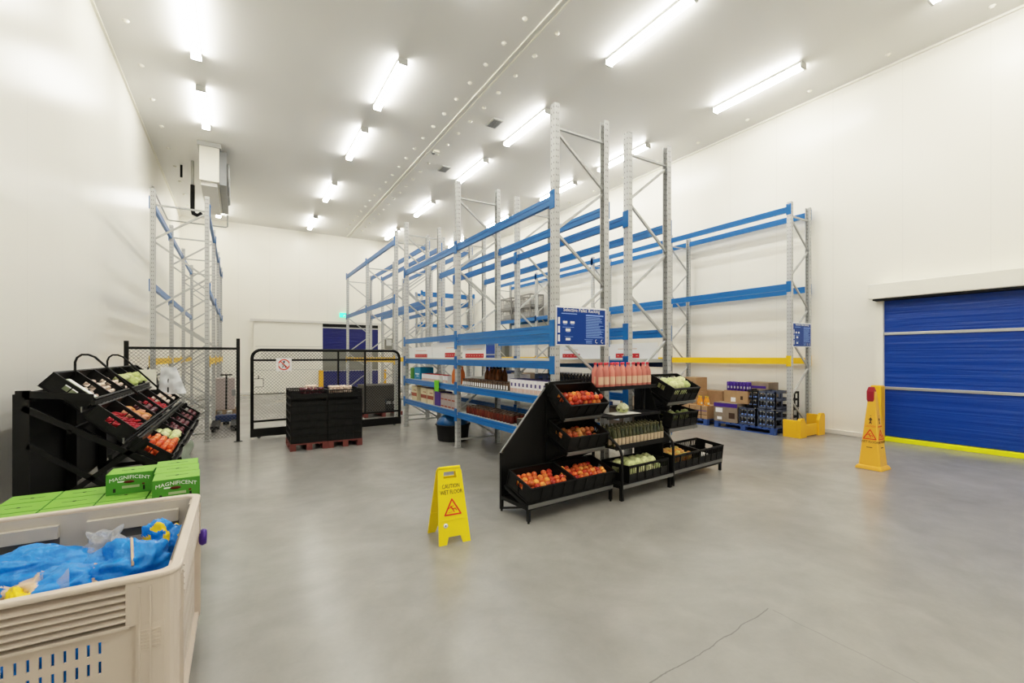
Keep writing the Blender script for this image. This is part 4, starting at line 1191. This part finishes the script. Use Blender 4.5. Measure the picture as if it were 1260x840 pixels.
for x in (0.02, w / 2 - .06, w - .14):
    m.box(x, x + .12, .0, .16, 0, .10, 'bin_plastic').box(x, x + .12, d / 2 - .08, d / 2 + .08, 0, .10, 'bin_plastic').box(x, x + .12, d - .16, d, 0, .10, 'bin_plastic')
m.box(0, w, 0, d, .10, .125, 'bin_plastic').build('bin_feet', bn)
MB().lathe([(.022, -.02), (.04, -.018), (.048, 0), (.04, .018), (.022, .02)], 'purple', 14, M=T(w + .018, 1.05, .54) @ Ry(PI / 2)).build('side_cap', bn)

def bag(loc, rx, ry, rz, rot, seed, label, stripe=0, clear=False, m='bag_blue', knot=True, lump=.35):
    r = empty('produce_bag', loc, (0, 0, rot)); tag(r, label, 'bag')
    n, k = 64, 40; vs = []; fs = []; mi = []
    for j in range(k + 1):
        a = -PI / 2 + PI * j / k
        for i in range(n):
            b = 2 * PI * i / n
            # squarish pillow with gathers toward the +x end
            cx, cy, cz = math.cos(a) * math.cos(b), math.cos(a) * math.sin(b), math.sin(a)
            p = Vector((cx, cy, cz))
            nn = noise.noise(p * 1.6 + Vector((seed, 0, 0))) * lump + noise.noise(p * 5 + Vector((seed, 3, 0))) * .15 + abs(noise.noise(p * 7 + Vector((0, seed, 0)))) * .14 + abs(noise.noise(p * 15 + Vector((0, seed, 5)))) * .06
            s = 1 + nn
            x = math.copysign(abs(cx) ** .8, cx); y = math.copysign(abs(cy) ** .8, cy)
            vs.append((x * rx * s, y * ry * s * (1 - .25 * max(cx, 0)), math.copysign(abs(cz) ** .85, cz) * rz * s))
    bm = MB()
    for j in range(k):
        for i in range(n):
            f = (j * n + i, j * n + (i + 1) % n, (j + 1) * n + (i + 1) % n, (j + 1) * n + i)
            fs.append(f)
    o0 = 0
    bm.v = vs
    for f in fs:
        c = sum((Vector(vs[q]) for q in f), Vector()) / 4
        u = c.x / rx
        mm = m
        if stripe and (.45 < u < .72) : mm = 'bag_yellow'
        if clear and u < -.5: mm = 'bag_beige'
        if stripe == 2:
            q = noise.noise(c * 18 + Vector((seed, 0, 0)))
            mm = 'bag_yellow' if q > .18 else m
        if clear and u > .72: mm = 'bag_beige'
        bm.f.append(list(f)); bm.mi.append(bm._m(mm)); bm.sm.append(True)
    bm.build('bag_body', r)
    if knot:
        t = MB(); vs = []; fs = []; kk = 10
        for j in range(6):
            for i in range(kk):
                b = 2 * PI * i / kk; rad = (.022, .012, .010, .03, .05, .065)[j] * (1 + .5 * noise.noise(Vector((i * 1.3, j, seed))))
                vs.append((rx * .92 + j * .018, rad * math.cos(b), rad * math.sin(b) * .7 + rz * .2 + .01 * j))
        for j in range(5):
            for i in range(kk): fs.append((j * kk + i, j * kk + (i + 1) % kk, (j + 1) * kk + (i + 1) % kk, (j + 1) * kk + i))
        t.add(vs, fs, 'clear_film', True); t.build('tied_end', r)
    return r
bag((-.44, 2.80, .545), .15, .165, .145, R(75), 1, 'upright blue bag with pale seam at the near right corner of the bin', knot=False, lump=.35)
bag((-.34, 3.08, .55), .08, .09, .13, R(60), 4, 'dark blue bag with yellow pattern in the far right corner of the bin', stripe=2, knot=False, lump=.5)
bag((-.66, 2.72, .57), .14, .12, .085, R(8), 7, 'blue bag with beige ends lying in the middle of the bin', clear=True, knot=False, lump=.4)
bag((-.755, 2.62, .58), .05, .09, .065, R(15), 9, 'small yellow printed bag end beside the blue bags', m='bag_yellow', knot=True, lump=.5)
bag((-.93, 2.66, .55), .14, .13, .12, R(15), 11, 'blue bag with clear window at the left front of the bin', clear=True, knot=True, lump=.4)
bag((-.87, 3.02, .56), .24, .12, .10, R(-4), 15, 'long blue bag lying along the back of the bin', knot=False, lump=.5)
bag((-1.13, 2.84, .53), .13, .15, .11, R(10), 19, 'blue bag at the far left of the bin', knot=False, lump=.4)
bag((-.58, 2.39, .42), .20, .12, .13, R(3), 23, 'blue bag pressed against the front wall of the bin', knot=False)
bag((-1.0, 2.39, .42), .19, .12, .13, R(-3), 27, 'blue bag low at the left front wall of the bin', knot=False)
for k, (x, y) in enumerate(((-.46, 2.45), (-.78, 2.45), (-1.1, 2.5), (-.46, 2.98), (-.78, 3.0), (-1.1, 3.0))):
    bag((x, y, .27), .15, .19, .12, R(4 * k), 31 + k, 'blue bag in the bottom layer glimpsed through the bin slots', knot=False, stripe=1 if k == 0 else 0, lump=.2)['group'] = 'bags in the bottom layer'
bag((-.585, 3.08, .64), .065, .04, .065, R(0), 41, 'crumpled clear white bag between the blue bags', m='clear_film', knot=False, lump=1.1)
from mathutils.bvhtree import BVHTree
bg = [o for o in bpy.data.objects if o.type == 'MESH' and o.parent and o.parent.get('label', '').startswith('upright blue bag')][0]
bpy.context.view_layer.update()
mw = bg.matrix_world; bv = BVHTree.FromPolygons([mw @ v.co for v in bg.data.vertices], [tuple(p.vertices) for p in bg.data.polygons])
tp_ = []
for k in range(12):
    q = bv.ray_cast(Vector((-.455 + .004 * k, 2.90 - .022 * k, 1.2)), Vector((0, 0, -1)))[0]
    if q: tp_.append(q + Vector((0, 0, .004)))
tp_.insert(0, tp_[0] + Vector((-.01, .01, .03)))
sm = MB().tube(tp_, .006, 'bag_beige', 6)
tag(sm.build('bag_tie'), 'pale twisted strip running down the upright blue bag', 'tie')

# ------------------------------------------------------------------ green cartons behind the bin
def green_box():
    r = empty('green_carton'); tag(r, '', 'box', 'green produce cartons')
    w, d, h = .27, .232, .15
    MB().box(0, w, 0, d, 0, h - .002, 'green_carton').build('box_body', r, bevel=.002)
    MB().box(.002, w - .002, .002, d - .002, h - .002, h, 'green_carton_top').box(.07, .20, d / 2 - .002, d / 2 + .002, h, h + .0008, 'ink').lathe([(.012, h), (.012, h + .001)], 'ink', 8, M=T(w / 2, d / 2, 0)).build('lid', r)
    # arched word on the front
    text('MAGNIFICENT', .036, 'label_white', r, (w / 2, -.0012, h * .80), (PI / 2, 0, 0), arch=.018)
    m = MB().lathe([(.020, 0), (.020, .001)], 'dark_red', 10, M=T(w / 2 - .005, -.0002, h * .58) @ Rx(PI / 2) @ Matrix.Diagonal((1.6, .55, 1, 1)))
    m.box(.065, .105, -.001, 0, h * .58, h * .64, 'label_white').box(.09, .19, -.001, 0, h * .28, h * .40, 'pack_green')
    m.box(.04, .055, -.001, 0, h * .12, h * .30, 'ink').box(.21, .222, -.001, 0, h * .12, h * .34, 'ink').box(.205, .22, -.001, 0, h * .38, h * .46, 'dark_red')
    m.build('printed_marks', r)
    return r
gp = Proto(green_box())
pallet('pallet', (-1.39, 3.64, 0), 1.10, 1.0, 'pallet_wood', 'timber pallet under the green cartons behind the bin', h=.14)
gnum = 0
for lay in range(3):
    for i in range(4):
        for j in range(5):
            x = -1.385 + i * .276; y = 3.43 + j * .243
            if j == 0: continue
            gp.put((x, y, .141 + lay * .1505), (0, 0, 0), 'green carton, %s layer, %s from the wall, %s row behind bin' % (('bottom', 'middle', 'third')[lay], ('first', 'second', 'third', 'fourth')[i], ('', 'first', 'second', 'third', 'fourth')[j]))
gp.put((-.815, 4.30, .593), (0, 0, 0), 'single green carton on top of the stack, left of the row of three')
for j, l in enumerate(('nearest', 'middle', 'farthest')):
    gp.put((-.505 - .02 * j, 3.93 + j * .236, .593), (0, 0, R(3)), '%s of three green cartons in a row on top of the stack' % l)

# ------------------------------------------------------------------ goods on the jar rack (front edge x = 3.33)
def scale_box(name, w, d, h, mm, prints=(), top=None):
    r = empty(name); tag(r, '', 'box')
    MB().box(0, w, 0, d, 0, h, mm).build('box_body', r)
    if top: MB().box(0, w, 0, d, h, h + .006, top).build('lid', r)
    if prints:
        m = MB()
        for a0, a1, b0, b1, c in prints: m.box(-.0015, 0, d * a0, d * a1, h * b0, h * b1, c)
        m.build('print', r)
    return r
mk = scale_box('milk_carton', .075, .09, .175, 'milk_white', [(.28, .72, .45, .72, 'milk_print'), (.0, 1, .0, .30, 'milk_tray')], 'milk_print'); mk['category'] = 'carton'; mk = Proto(mk)
for i in range(10):
    for j in range(3): mk.put((3.32 + j * .085, 4.56 + i * .1, 1.1005), (0, 0, 0), 'white drink carton with dark print at the near end of the jar shelf', 'white drink cartons')
jr = empty('jar'); tag(jr, '', 'jar')
MB().lathe([(.028, 0), (.033, .008), (.033, .075), (.026, .092), (.026, .1)], 'brown_jar', 10).build('jar_body', jr)
q = MB(); vs = []
for i in range(5):
    a = R(180 - 38 + 19 * i); vs += [(.0342 * math.cos(a), .0342 * math.sin(a), .012), (.0342 * math.cos(a), .0342 * math.sin(a), .07)]
q.add(vs, [(2 * i, 2 * i + 2, 2 * i + 3, 2 * i + 1) for i in range(4)], 'label_white', True).build('label', jr)
MB().lathe([(.028, .096), (.028, .115), (.026, .117)], 'brown_jar', 10).build('lid', jr)
jp = Proto(jr)
for i in range(20):
    for j in range(3): jp.put((3.34 + j * .075, 5.63 + i * .078, 1.1005 + 0), (0, 0, 0), 'brown jar with cream label in rows on the upper jar shelf', 'brown jars on the upper shelf')
sr = empty('sauce_jar'); tag(sr, '', 'jar')
MB().lathe([(.034, 0), (.04, .01), (.04, .085), (.032, .105), (.032, .115)], 'red_sauce', 10).build('jar_body', sr)
MB().lathe([(.034, .108), (.034, .13), (.031, .132)], 'brown_jar', 10).build('lid', sr)
sp_ = Proto(sr)
for i in range(16):
    for j in range(3): sp_.put((3.35 + j * .09, 5.55 + i * .095, .6355), (0, 0, 0), 'dark red sauce jar with brown lid on the lowest shelf', 'red sauce jars on the lowest shelf')
carton((3.32, 4.95, .6355), .28, .42, .10, 'carton_dark', 'low brown carton on the lowest shelf near the slanted stand panel', top='carton_grey')
# second bay
carton((3.32, 9.72, 1.1005), .22, .2, .24, 'green_carton', 'narrow green carton at the gate end of the upper shelf', tape=False)
carton((3.32, 9.28, 1.1005), .3, .38, .26, 'cyan_box', 'bright cyan box near the gate end of the upper shelf', tape=False, prints=[('x', .2, .8, .4, .5, 'label_white'), ('x', .25, .6, .25, .3, 'label_white'), ('y', .2, .8, .4, .5, 'label_white')])
tp = Proto(scale_box('snack_tub', .1, .1, .13, 'milk_white', [(.0, 1, .0, .35, 'milk_tray')], 'red_label')); tp.o['category'] = 'tub'
for i in range(9):
    for j in range(2): tp.put((3.32 + j * .11, 8.2 + i * .11, 1.1005), (0, 0, 0), 'small white tub with red lid beside the cyan box', 'white tubs on the upper shelf')
for i in range(2): tp.put((3.34, 7.98 - i * .12, 1.1005), (0, 0, 0), 'white tub standing beside the orange bottles', 'white tubs beside the orange bottles')
ob = Proto(bottle_proto('drink_bottle', [(.045, 0), (.05, .01), (.05, .17), (.042, .21), (.018, .27), (.018, .29)], 'orange_bottle', None, (.02, .285, .31, 'orange_bottle')))
for i in range(3): ob.put((3.37 + .04 * i, 7.6 - i * .08, 1.1005), (0, 0, 0), 'orange bottle on the upper shelf left of the middle rack post', 'orange bottles')
am = Proto(bottle_proto('amber_bottle', [(.045, 0), (.05, .01), (.05, .17), (.042, .21), (.018, .27), (.018, .29)], 'amber', None, (.02, .285, .31, 'ink')))
for i in range(4):
    for j in range(2): am.put((3.7 + .12 * j, 6.95 - i * .13, 1.1005), (0, 0, 0), 'amber brown bottle behind the brown jars', 'amber bottles')
# hanging green tag
tag(MB().box(3.245, 3.249, 8.05, 8.28, .93, 1.13, 'green_tag').box(3.245, 3.30, 8.05, 8.28, 1.13, 1.134, 'green_tag').build('shelf_tag'), 'bright green price tag folded over the upper shelf beam', 'tag')
fl_ = scale_box('flour_sack', .26, .34, .30, 'flour', [(.0, 1, .30, .55, 'flour_red'), (.1, .6, .70, .76, 'flour_red')], 'dark_red'); fl_['category'] = 'food pack'; fp = Proto(fl_)
for k, y in enumerate((9.5, 8.9, 8.52)):
    fp.put((3.32, y, .6355), (0, 0, 0), 'cream tub pack with red band on the lowest shelf, %s from the gate' % ('first', 'second', 'third')[k])
tag(MB().lathe([(.05, 0), (.06, .02), (.05, .05), (.02, .06)], 'bag_yellow', 10, M=T(3.45, 9.65, .942)).build('yellow_pack'), 'small yellow pack resting on the cream tubs', 'food pack')
carton((3.32, 8.17, .6355), .26, .28, .27, 'purple', 'purple pack on the lowest shelf beside the cream tubs', tape=False)
lb = Proto(scale_box('tea_carton', .12, .16, .13, 'lilac_box', [(.1, .9, .1, .3, 'flour_red')])); 
for i in range(4):
    for j in range(2): lb.put((3.32, 7.47 + i * .17, .6355 + j * .1305), (0, 0, 0), 'pinkish small carton stacked left of the middle rack post', 'pinkish cartons')
# dark under the near stand: rack B goods seen through
nb = Proto(bottle_proto('dark_bottle', [(.03, 0), (.033, .008), (.033, .12), (.028, .15), (.012, .2), (.012, .22)], 'dark_bottle', (.0336, .03, .1, 'navy_beam'), (.013, .215, .232, 'silver'), 10))
for i in range(18):
    for j in range(2): nb.put((4.6 + j * .09, 4.9 + i * .08, 1.1005), (0, 0, 0), 'dark blue bottle on the rear rack shelf beyond the jars', 'dark blue bottles on the rear rack')
for i in range(10):
    nb.put((5.15, 4.7 + i * .09, 1.1005), (0, 0, 0), 'dark bottle on the far edge of the rear rack shelf', 'dark bottles at the rear rack edge')
crate(T(4.9, 6.7, 1.101), .5, .36, .18, True, 'dark blue crate on the rear rack beyond the amber bottles', mm='crate_blue')
carton((4.6, 7.5, 1.1005), .35, .45, .14, 'milk_white', 'flat white carton on the rear rack shelf in the far bay', tape=False)
carton((4.56, 4.6, .6355), .5, .5, .22, 'carton_grey', 'grey brown carton low on the rear rack behind the paper sheet', prints=[('x', .1, .9, .3, .5, 'label_white')])
carton((4.56, 5.3, .6355), .5, .6, .25, 'sign_blue', 'blue box low on the rear rack behind the middle stand', tape=False)
carton((4.6, 6.1, .6355), .5, .7, .1, 'navy_beam', 'low navy tray on the rear rack behind the sauce jars', tape=False)

# blue bag in a black tub under the rack
tb = empty('round_tub', (3.52, 8.02, 0)); tag(tb, 'round black tub with blue plastic heaped in it under the rack', 'tub')
MB().lathe([(.27, 0), (.285, .02), (.315, .29), (.335, .295), (.335, .315), (.30, .315), (.28, .03)], 'rubber', 28).build('tub_body', tb)
m = MB(); nseg = 28
pr = [(.30, .29), (.31, .34), (.28, .41), (.21, .47), (.10, .50), (.01, .505)]
m.lathe(pr, 'tub_blue', nseg)
m.v = [(x * (1 + .10 * noise.noise(Vector((x * 8, y * 8, z * 8)))) , y * (1 + .10 * noise.noise(Vector((y * 8, x * 8, 3)))), z + .04 * noise.noise(Vector((x * 6, y * 6, 1)))) for x, y, z in m.v]
m.build('blue_liner', tb)

# ------------------------------------------------------------------ goods by the right wall
pallet('pallet', (9.25, 5.08, 0), .95, 1.36, 'pallet_blue', 'blue pallet under the bottle crates beside the yellow guard', h=.14)
pallet('pallet', (9.25, 6.62, 0), .95, 1.25, 'pallet_blue', 'blue pallet under the brown cartons farther along the right wall', h=.14)
def bottle_crate(loc, w, d, h, mm, label, rows=2):
    r = empty('bottle_crate', loc); tag(r, label, 'crate')
    m = MB()
    for x0, x1, y0, y1 in ((0, .02, 0, d), (w - .02, w, 0, d), (0, w, 0, .02), (0, w, d - .02, d)):
        m.box(x0, x1, y0, y1, 0, h * .12, mm).box(x0, x1, y0, y1, h * .44, h * .56, mm).box(x0, x1, y0, y1, h * .88, h, mm)
    for x in (0, w / 2 - .01, w - .03):
        for y in (0, d - .02): m.box(x, x + .03, y, y + .02, 0, h, mm)
    for y in (0, d / 2 - .015, d - .03):
        for x in (0, w - .02): m.box(x, x + .02, y, y + .03, 0, h, mm)
    m.box(.02, w - .02, .02, d - .02, 0, .01, mm).box(.02, w - .02, .02, d - .02, h * .48, h * .5, mm)
    m.build('crate_frame', r)
    b = MB()
    return r, h
wb = Proto(bottle_proto('stored_bottle', [(.026, 0), (.03, .006), (.03, .075), (.022, .10), (.011, .12), (.011, .14)], 'dark_bottle', (.0304, .02, .05, 'sign_line'), (.017, .112, .148, 'label_white'), 8, (R(-185), R(-115))))
def fill_bottles(loc, w, d, h, grp, lab):
    for lv in range(2):
        for i in range(5):
            wb.put((loc[0] + .06, loc[1] + .055 + i * (d - .11) / 4, loc[2] + (.0105 if lv == 0 else h * .5 + .0005)), (0, 0, 0), lab, grp)
for loc, d, mm, nm in (((9.27, 5.48, .141), .39, 'crate_blue', 'lower left blue grey bottle crate on the near blue pallet'),
                       ((9.27, 5.08, .141), .39, 'crate_blue', 'lower right blue grey bottle crate on the near blue pallet'),
                       ((9.35, 5.12, .513), .38, 'crate_blue', 'upper blue grey bottle crate beside the rack post'),
                       ((9.45, 5.52, .513), .30, 'rubber', 'upper black bottle crate behind the blue grey one')):
    bottle_crate(loc, .5, d, .36, mm, nm); fill_bottles(loc, .5, d, .36, nm + ' bottles', 'white capped dark bottle in ' + nm)
bottle_crate((9.78, 5.1, .141), .42, .75, .36, 'rubber', 'black crate at the wall side of the near pallet')
bottle_crate((9.88, 5.1, .513), .34, .75, .34, 'rubber', 'black crate stacked at the wall side behind the rack post')
pr_ = [('x', 0, 1, .78, .98, 'purple'), ('x', .1, .35, .2, .5, 'carton_print'), ('x', .62, .92, .48, .72, 'label_white'), ('y', .1, .8, .3, .5, 'carton_print'), ('x', .65, .85, .1, .25, 'label_white')]
carton((9.27, 5.90, .141), .45, .56, .42, 'carton_grey', 'brown carton with purple band and white labels on the near blue pallet', prints=pr_)
carton((9.42, 5.75, .562), .45, .56, .27, 'carton', 'brown carton with white sticker stacked behind the purple banded one', prints=[('x', .2, .3, .3, .6, 'carton_print'), ('x', .5, .7, .1, .45, 'label_white')])
carton((9.85, 5.55, .50), .4, .5, .52, 'carton_grey', 'tall grey brown carton at the wall behind the purple cans', prints=[('x', .1, .8, .75, .85, 'purple')])
bottle_crate((9.74, 5.86, .141), .42, .6, .36, 'rubber', 'black crate hidden behind the brown cartons near the wall')
cn = Proto(bottle_proto('drink_can', [(.030, 0), (.034, .008), (.034, .18), (.028, .195)], 'purple', (.0345, .05, .10, 'silver'), None, 10, (R(-175), R(-120))))
for i in range(7):
    for j in range(2): cn.put((9.48 + j * .08, 5.79 + i * .075, .8345), (0, 0, 0), 'tall purple can with silver band on top of the brown cartons', 'purple cans')
for i in range(2):
    carton((9.27, 6.64 + i * .32, .141), .5, .31, .30, 'carton', 'tray carton with printed strap on the far blue pallet, %s' % ('nearer' if i == 0 else 'farther'), prints=[('x', 0, 1, .6, .65, 'purple'), ('x', 0, 1, .3, .34, 'carton_print'), ('x', .46, .54, 0, 1, 'carton_print')])
yb = Proto(bottle_proto('juice_bottle', [(.035, 0), (.04, .01), (.04, .11), (.03, .15), (.015, .18), (.015, .2)], 'yellow_drink', (.0405, .03, .08, 'flour'), (.018, .195, .215, 'bag_yellow'), 10))
for i in range(4): yb.put((9.36 + .05 * (i % 2), 6.68 + i * .09, .4415), (0, 0, 0), 'yellow juice bottle standing on the tray cartons', 'yellow juice bottles')
carton((9.45, 7.05, .4415), .45, .42, .30, 'carton', 'lower of two brown cartons stacked behind the yellow bottles', prints=[('x', .2, .3, .3, .6, 'carton_print')])
carton((9.47, 7.08, .742), .42, .40, .34, 'carton', 'upper of two brown cartons stacked behind the yellow bottles', prints=[('x', .55, .75, .3, .6, 'carton_print'), ('x', .2, .3, .5, .7, 'carton_print')])
carton((9.86, 6.65, .141), .32, 1.1, .62, 'carton', 'long brown carton at the wall on the far blue pallet', prints=[('x', .6, .7, .7, .8, 'carton_print')])
carton((9.27, 7.3, .141), .17, .52, .30, 'carton', 'brown carton end beyond the tray cartons on the far blue pallet')
carton((9.27, 7.48, .4415), .5, .38, .2, 'carton', 'low open brown carton behind the right produce stand')
pallet('pallet', (9.25, 8.3, 0), .95, 1.2, 'pallet_blue', 'blue pallet in the next bay seen under the rear rack', h=.14)
carton((9.3, 8.35, .141), .85, 1.1, .55, 'carton_grey', 'large wrapped grey brown load in the next bay of the right rack', tape=False)
for k, (y, hgt, mm) in enumerate(((11.3, .75, 'crate_blue'), (12.8, .8, 'sign_blue'), (14.5, .8, 'carton_grey'), (15.9, .85, 'navy_beam'))):
    pallet('pallet', (9.3, y, 0), .95, 1.15, 'pallet_blue', 'blue pallet of stock under the right rack, %s beyond the rack shelves' % ('first', 'second', 'third', 'fourth')[k], h=.14)
    carton((9.35, y + .05, .141), .85, 1.0, hgt, mm, 'wrapped %s stock under the right rack, %s from the front' % ({'crate_blue': 'dark grey', 'sign_blue': 'bright blue', 'carton_grey': 'brown', 'navy_beam': 'navy'}[mm], ('first', 'second', 'third', 'fourth')[k]), tape=False)
# wire cages on the right rack's middle level
panels(rR, 9.25, 12.25, .72, 3.10, 'navy_beam', 4); panels(rR, 6.1, 9.15, .72, 3.10, 'deck', 3)
def cage(loc, label):
    r = empty('wire_cage', loc); tag(r, label, 'cage', None); w, d, h = .62, .95, .46
    m = MB()
    for x in (0, w):
        for y in (0, d): m.bar((x, y, 0), (x, y, h), .04, .04, 'cage')
    for z in (.03, h - .02):
        for x in (0, w): m.bar((x, 0, z), (x, d, z), .04, .05, 'cage')
        for y in (0, d): m.bar((0, y, z), (w, y, z), .04, .05, 'cage')
    m.build('cage_frame', r)
    m = MB()
    for k in range(1, 12): 
        for x in (0, w): m.bar((x, d * k / 12, 0), (x, d * k / 12, h), .01, .01, 'cage')
    for k in range(1, 8):
        for y in (0, d): m.bar((w * k / 8, y, 0), (w * k / 8, y, h), .01, .01, 'cage')
    for k in range(1, 5):
        for x in (0, w): m.bar((x, 0, h * k / 5), (x, d, h * k / 5), .008, .008, 'cage')
    m.box(0, w, 0, d, .02, .03, 'cage').box(.1, w - .1, .15, d - .15, .03, .25, 'fixture')
    m.build('cage_mesh', r)
for y, nm in ((16.1, 'left'), (14.7, 'right')):
    for k in range(2): cage((9.7, y, 3.101 + k * .47), 'grey wire cage on the right rack, %s one of the %s stack' % (('lower', 'upper')[k], nm))

# behind the left fence: wrapped pallet, pallet jack
pallet('pallet', (-.60, 14.6, 0), .55, .8, 'pallet_wood', 'timber pallet behind the left fence', h=.14)
carton((-.58, 14.62, .141), .5, .75, .85, 'lilac_box', 'pale wrapped load seen through the left fence mesh', tape=False)
pj = empty('pallet_jack', (-.50, 12.4, 0)); tag(pj, 'blue pallet jack standing behind the left fence', 'pallet jack')
MB().box(0, .16, -1.1, 0, .07, .13, 'rubber').box(.36, .52, -1.1, 0, .07, .13, 'rubber').build('fork', pj)
MB().box(.05, .47, 0, .2, .08, .24, 'navy_beam').build('pump_body', pj, bevel=.02)
MB().lathe([(.09, -.06), (.09, .06)], 'rubber', 14, M=T(.26, .12, .09) @ Ry(PI / 2)).build('wheel', pj)
MB().tube([(.26, .2, .35), (.26, .45, 1.1), (.26, .48, 1.15)], .02).tube([(.14, .48, 1.15), (.38, .48, 1.15)], .018).build('tow_handle', pj)
for k in range(3):
    for sx_ in (0, .16): MB().lathe([(.035, 0), (.035, .05)], 'rubber', 10, M=T(.02 + sx_ * 2.6, -1.0 + k * .02, .035) @ Ry(PI / 2)).build('fork_roller', pj) if k == 0 else None

# ------------------------------------------------------------------ world + view
wd = bpy.data.worlds.new('world'); S.world = wd; wd.use_nodes = True
wd.node_tree.nodes['Background'].inputs[0].default_value = (.9, .92, 1, 1)
wd.node_tree.nodes['Background'].inputs[1].default_value = .3
S.view_settings.view_transform = 'Standard'
S.view_settings.look = 'None'
S.view_settings.exposure = 0.0
# display curve with a soft shoulder, like the bracketed exposure of the photograph
vs_ = S.view_settings; vs_.use_curve_mapping = True
cm = vs_.curve_mapping; cm.white_level = (2, 2, 2); cm.extend = 'HORIZONTAL'
cv = cm.curves[3]
f_ = lambda x: min((1 - math.exp(-2.4 * 2 * x)) / (1 - math.exp(-4.8)), 1) * (1 - .35 * math.exp(-2 * x / .05))
cv.points[0].location = (0, 0); cv.points[1].location = (1, 1)
for x in (.008, .018, .03, .06, .1, .15, .2, .27, .35, .45, .6, .8): cv.points.new(x, f_(x))
cm.update()
S.cycles.use_denoising = True
S.cycles.max_bounces = 10; S.cycles.diffuse_bounces = 6; S.cycles.glossy_bounces = 4
S.cycles.sample_clamp_indirect = 8
S.cycles.use_adaptive_sampling = True
for o in [o for o in bpy.data.objects if o.type == 'EMPTY']: o.empty_display_size = .05
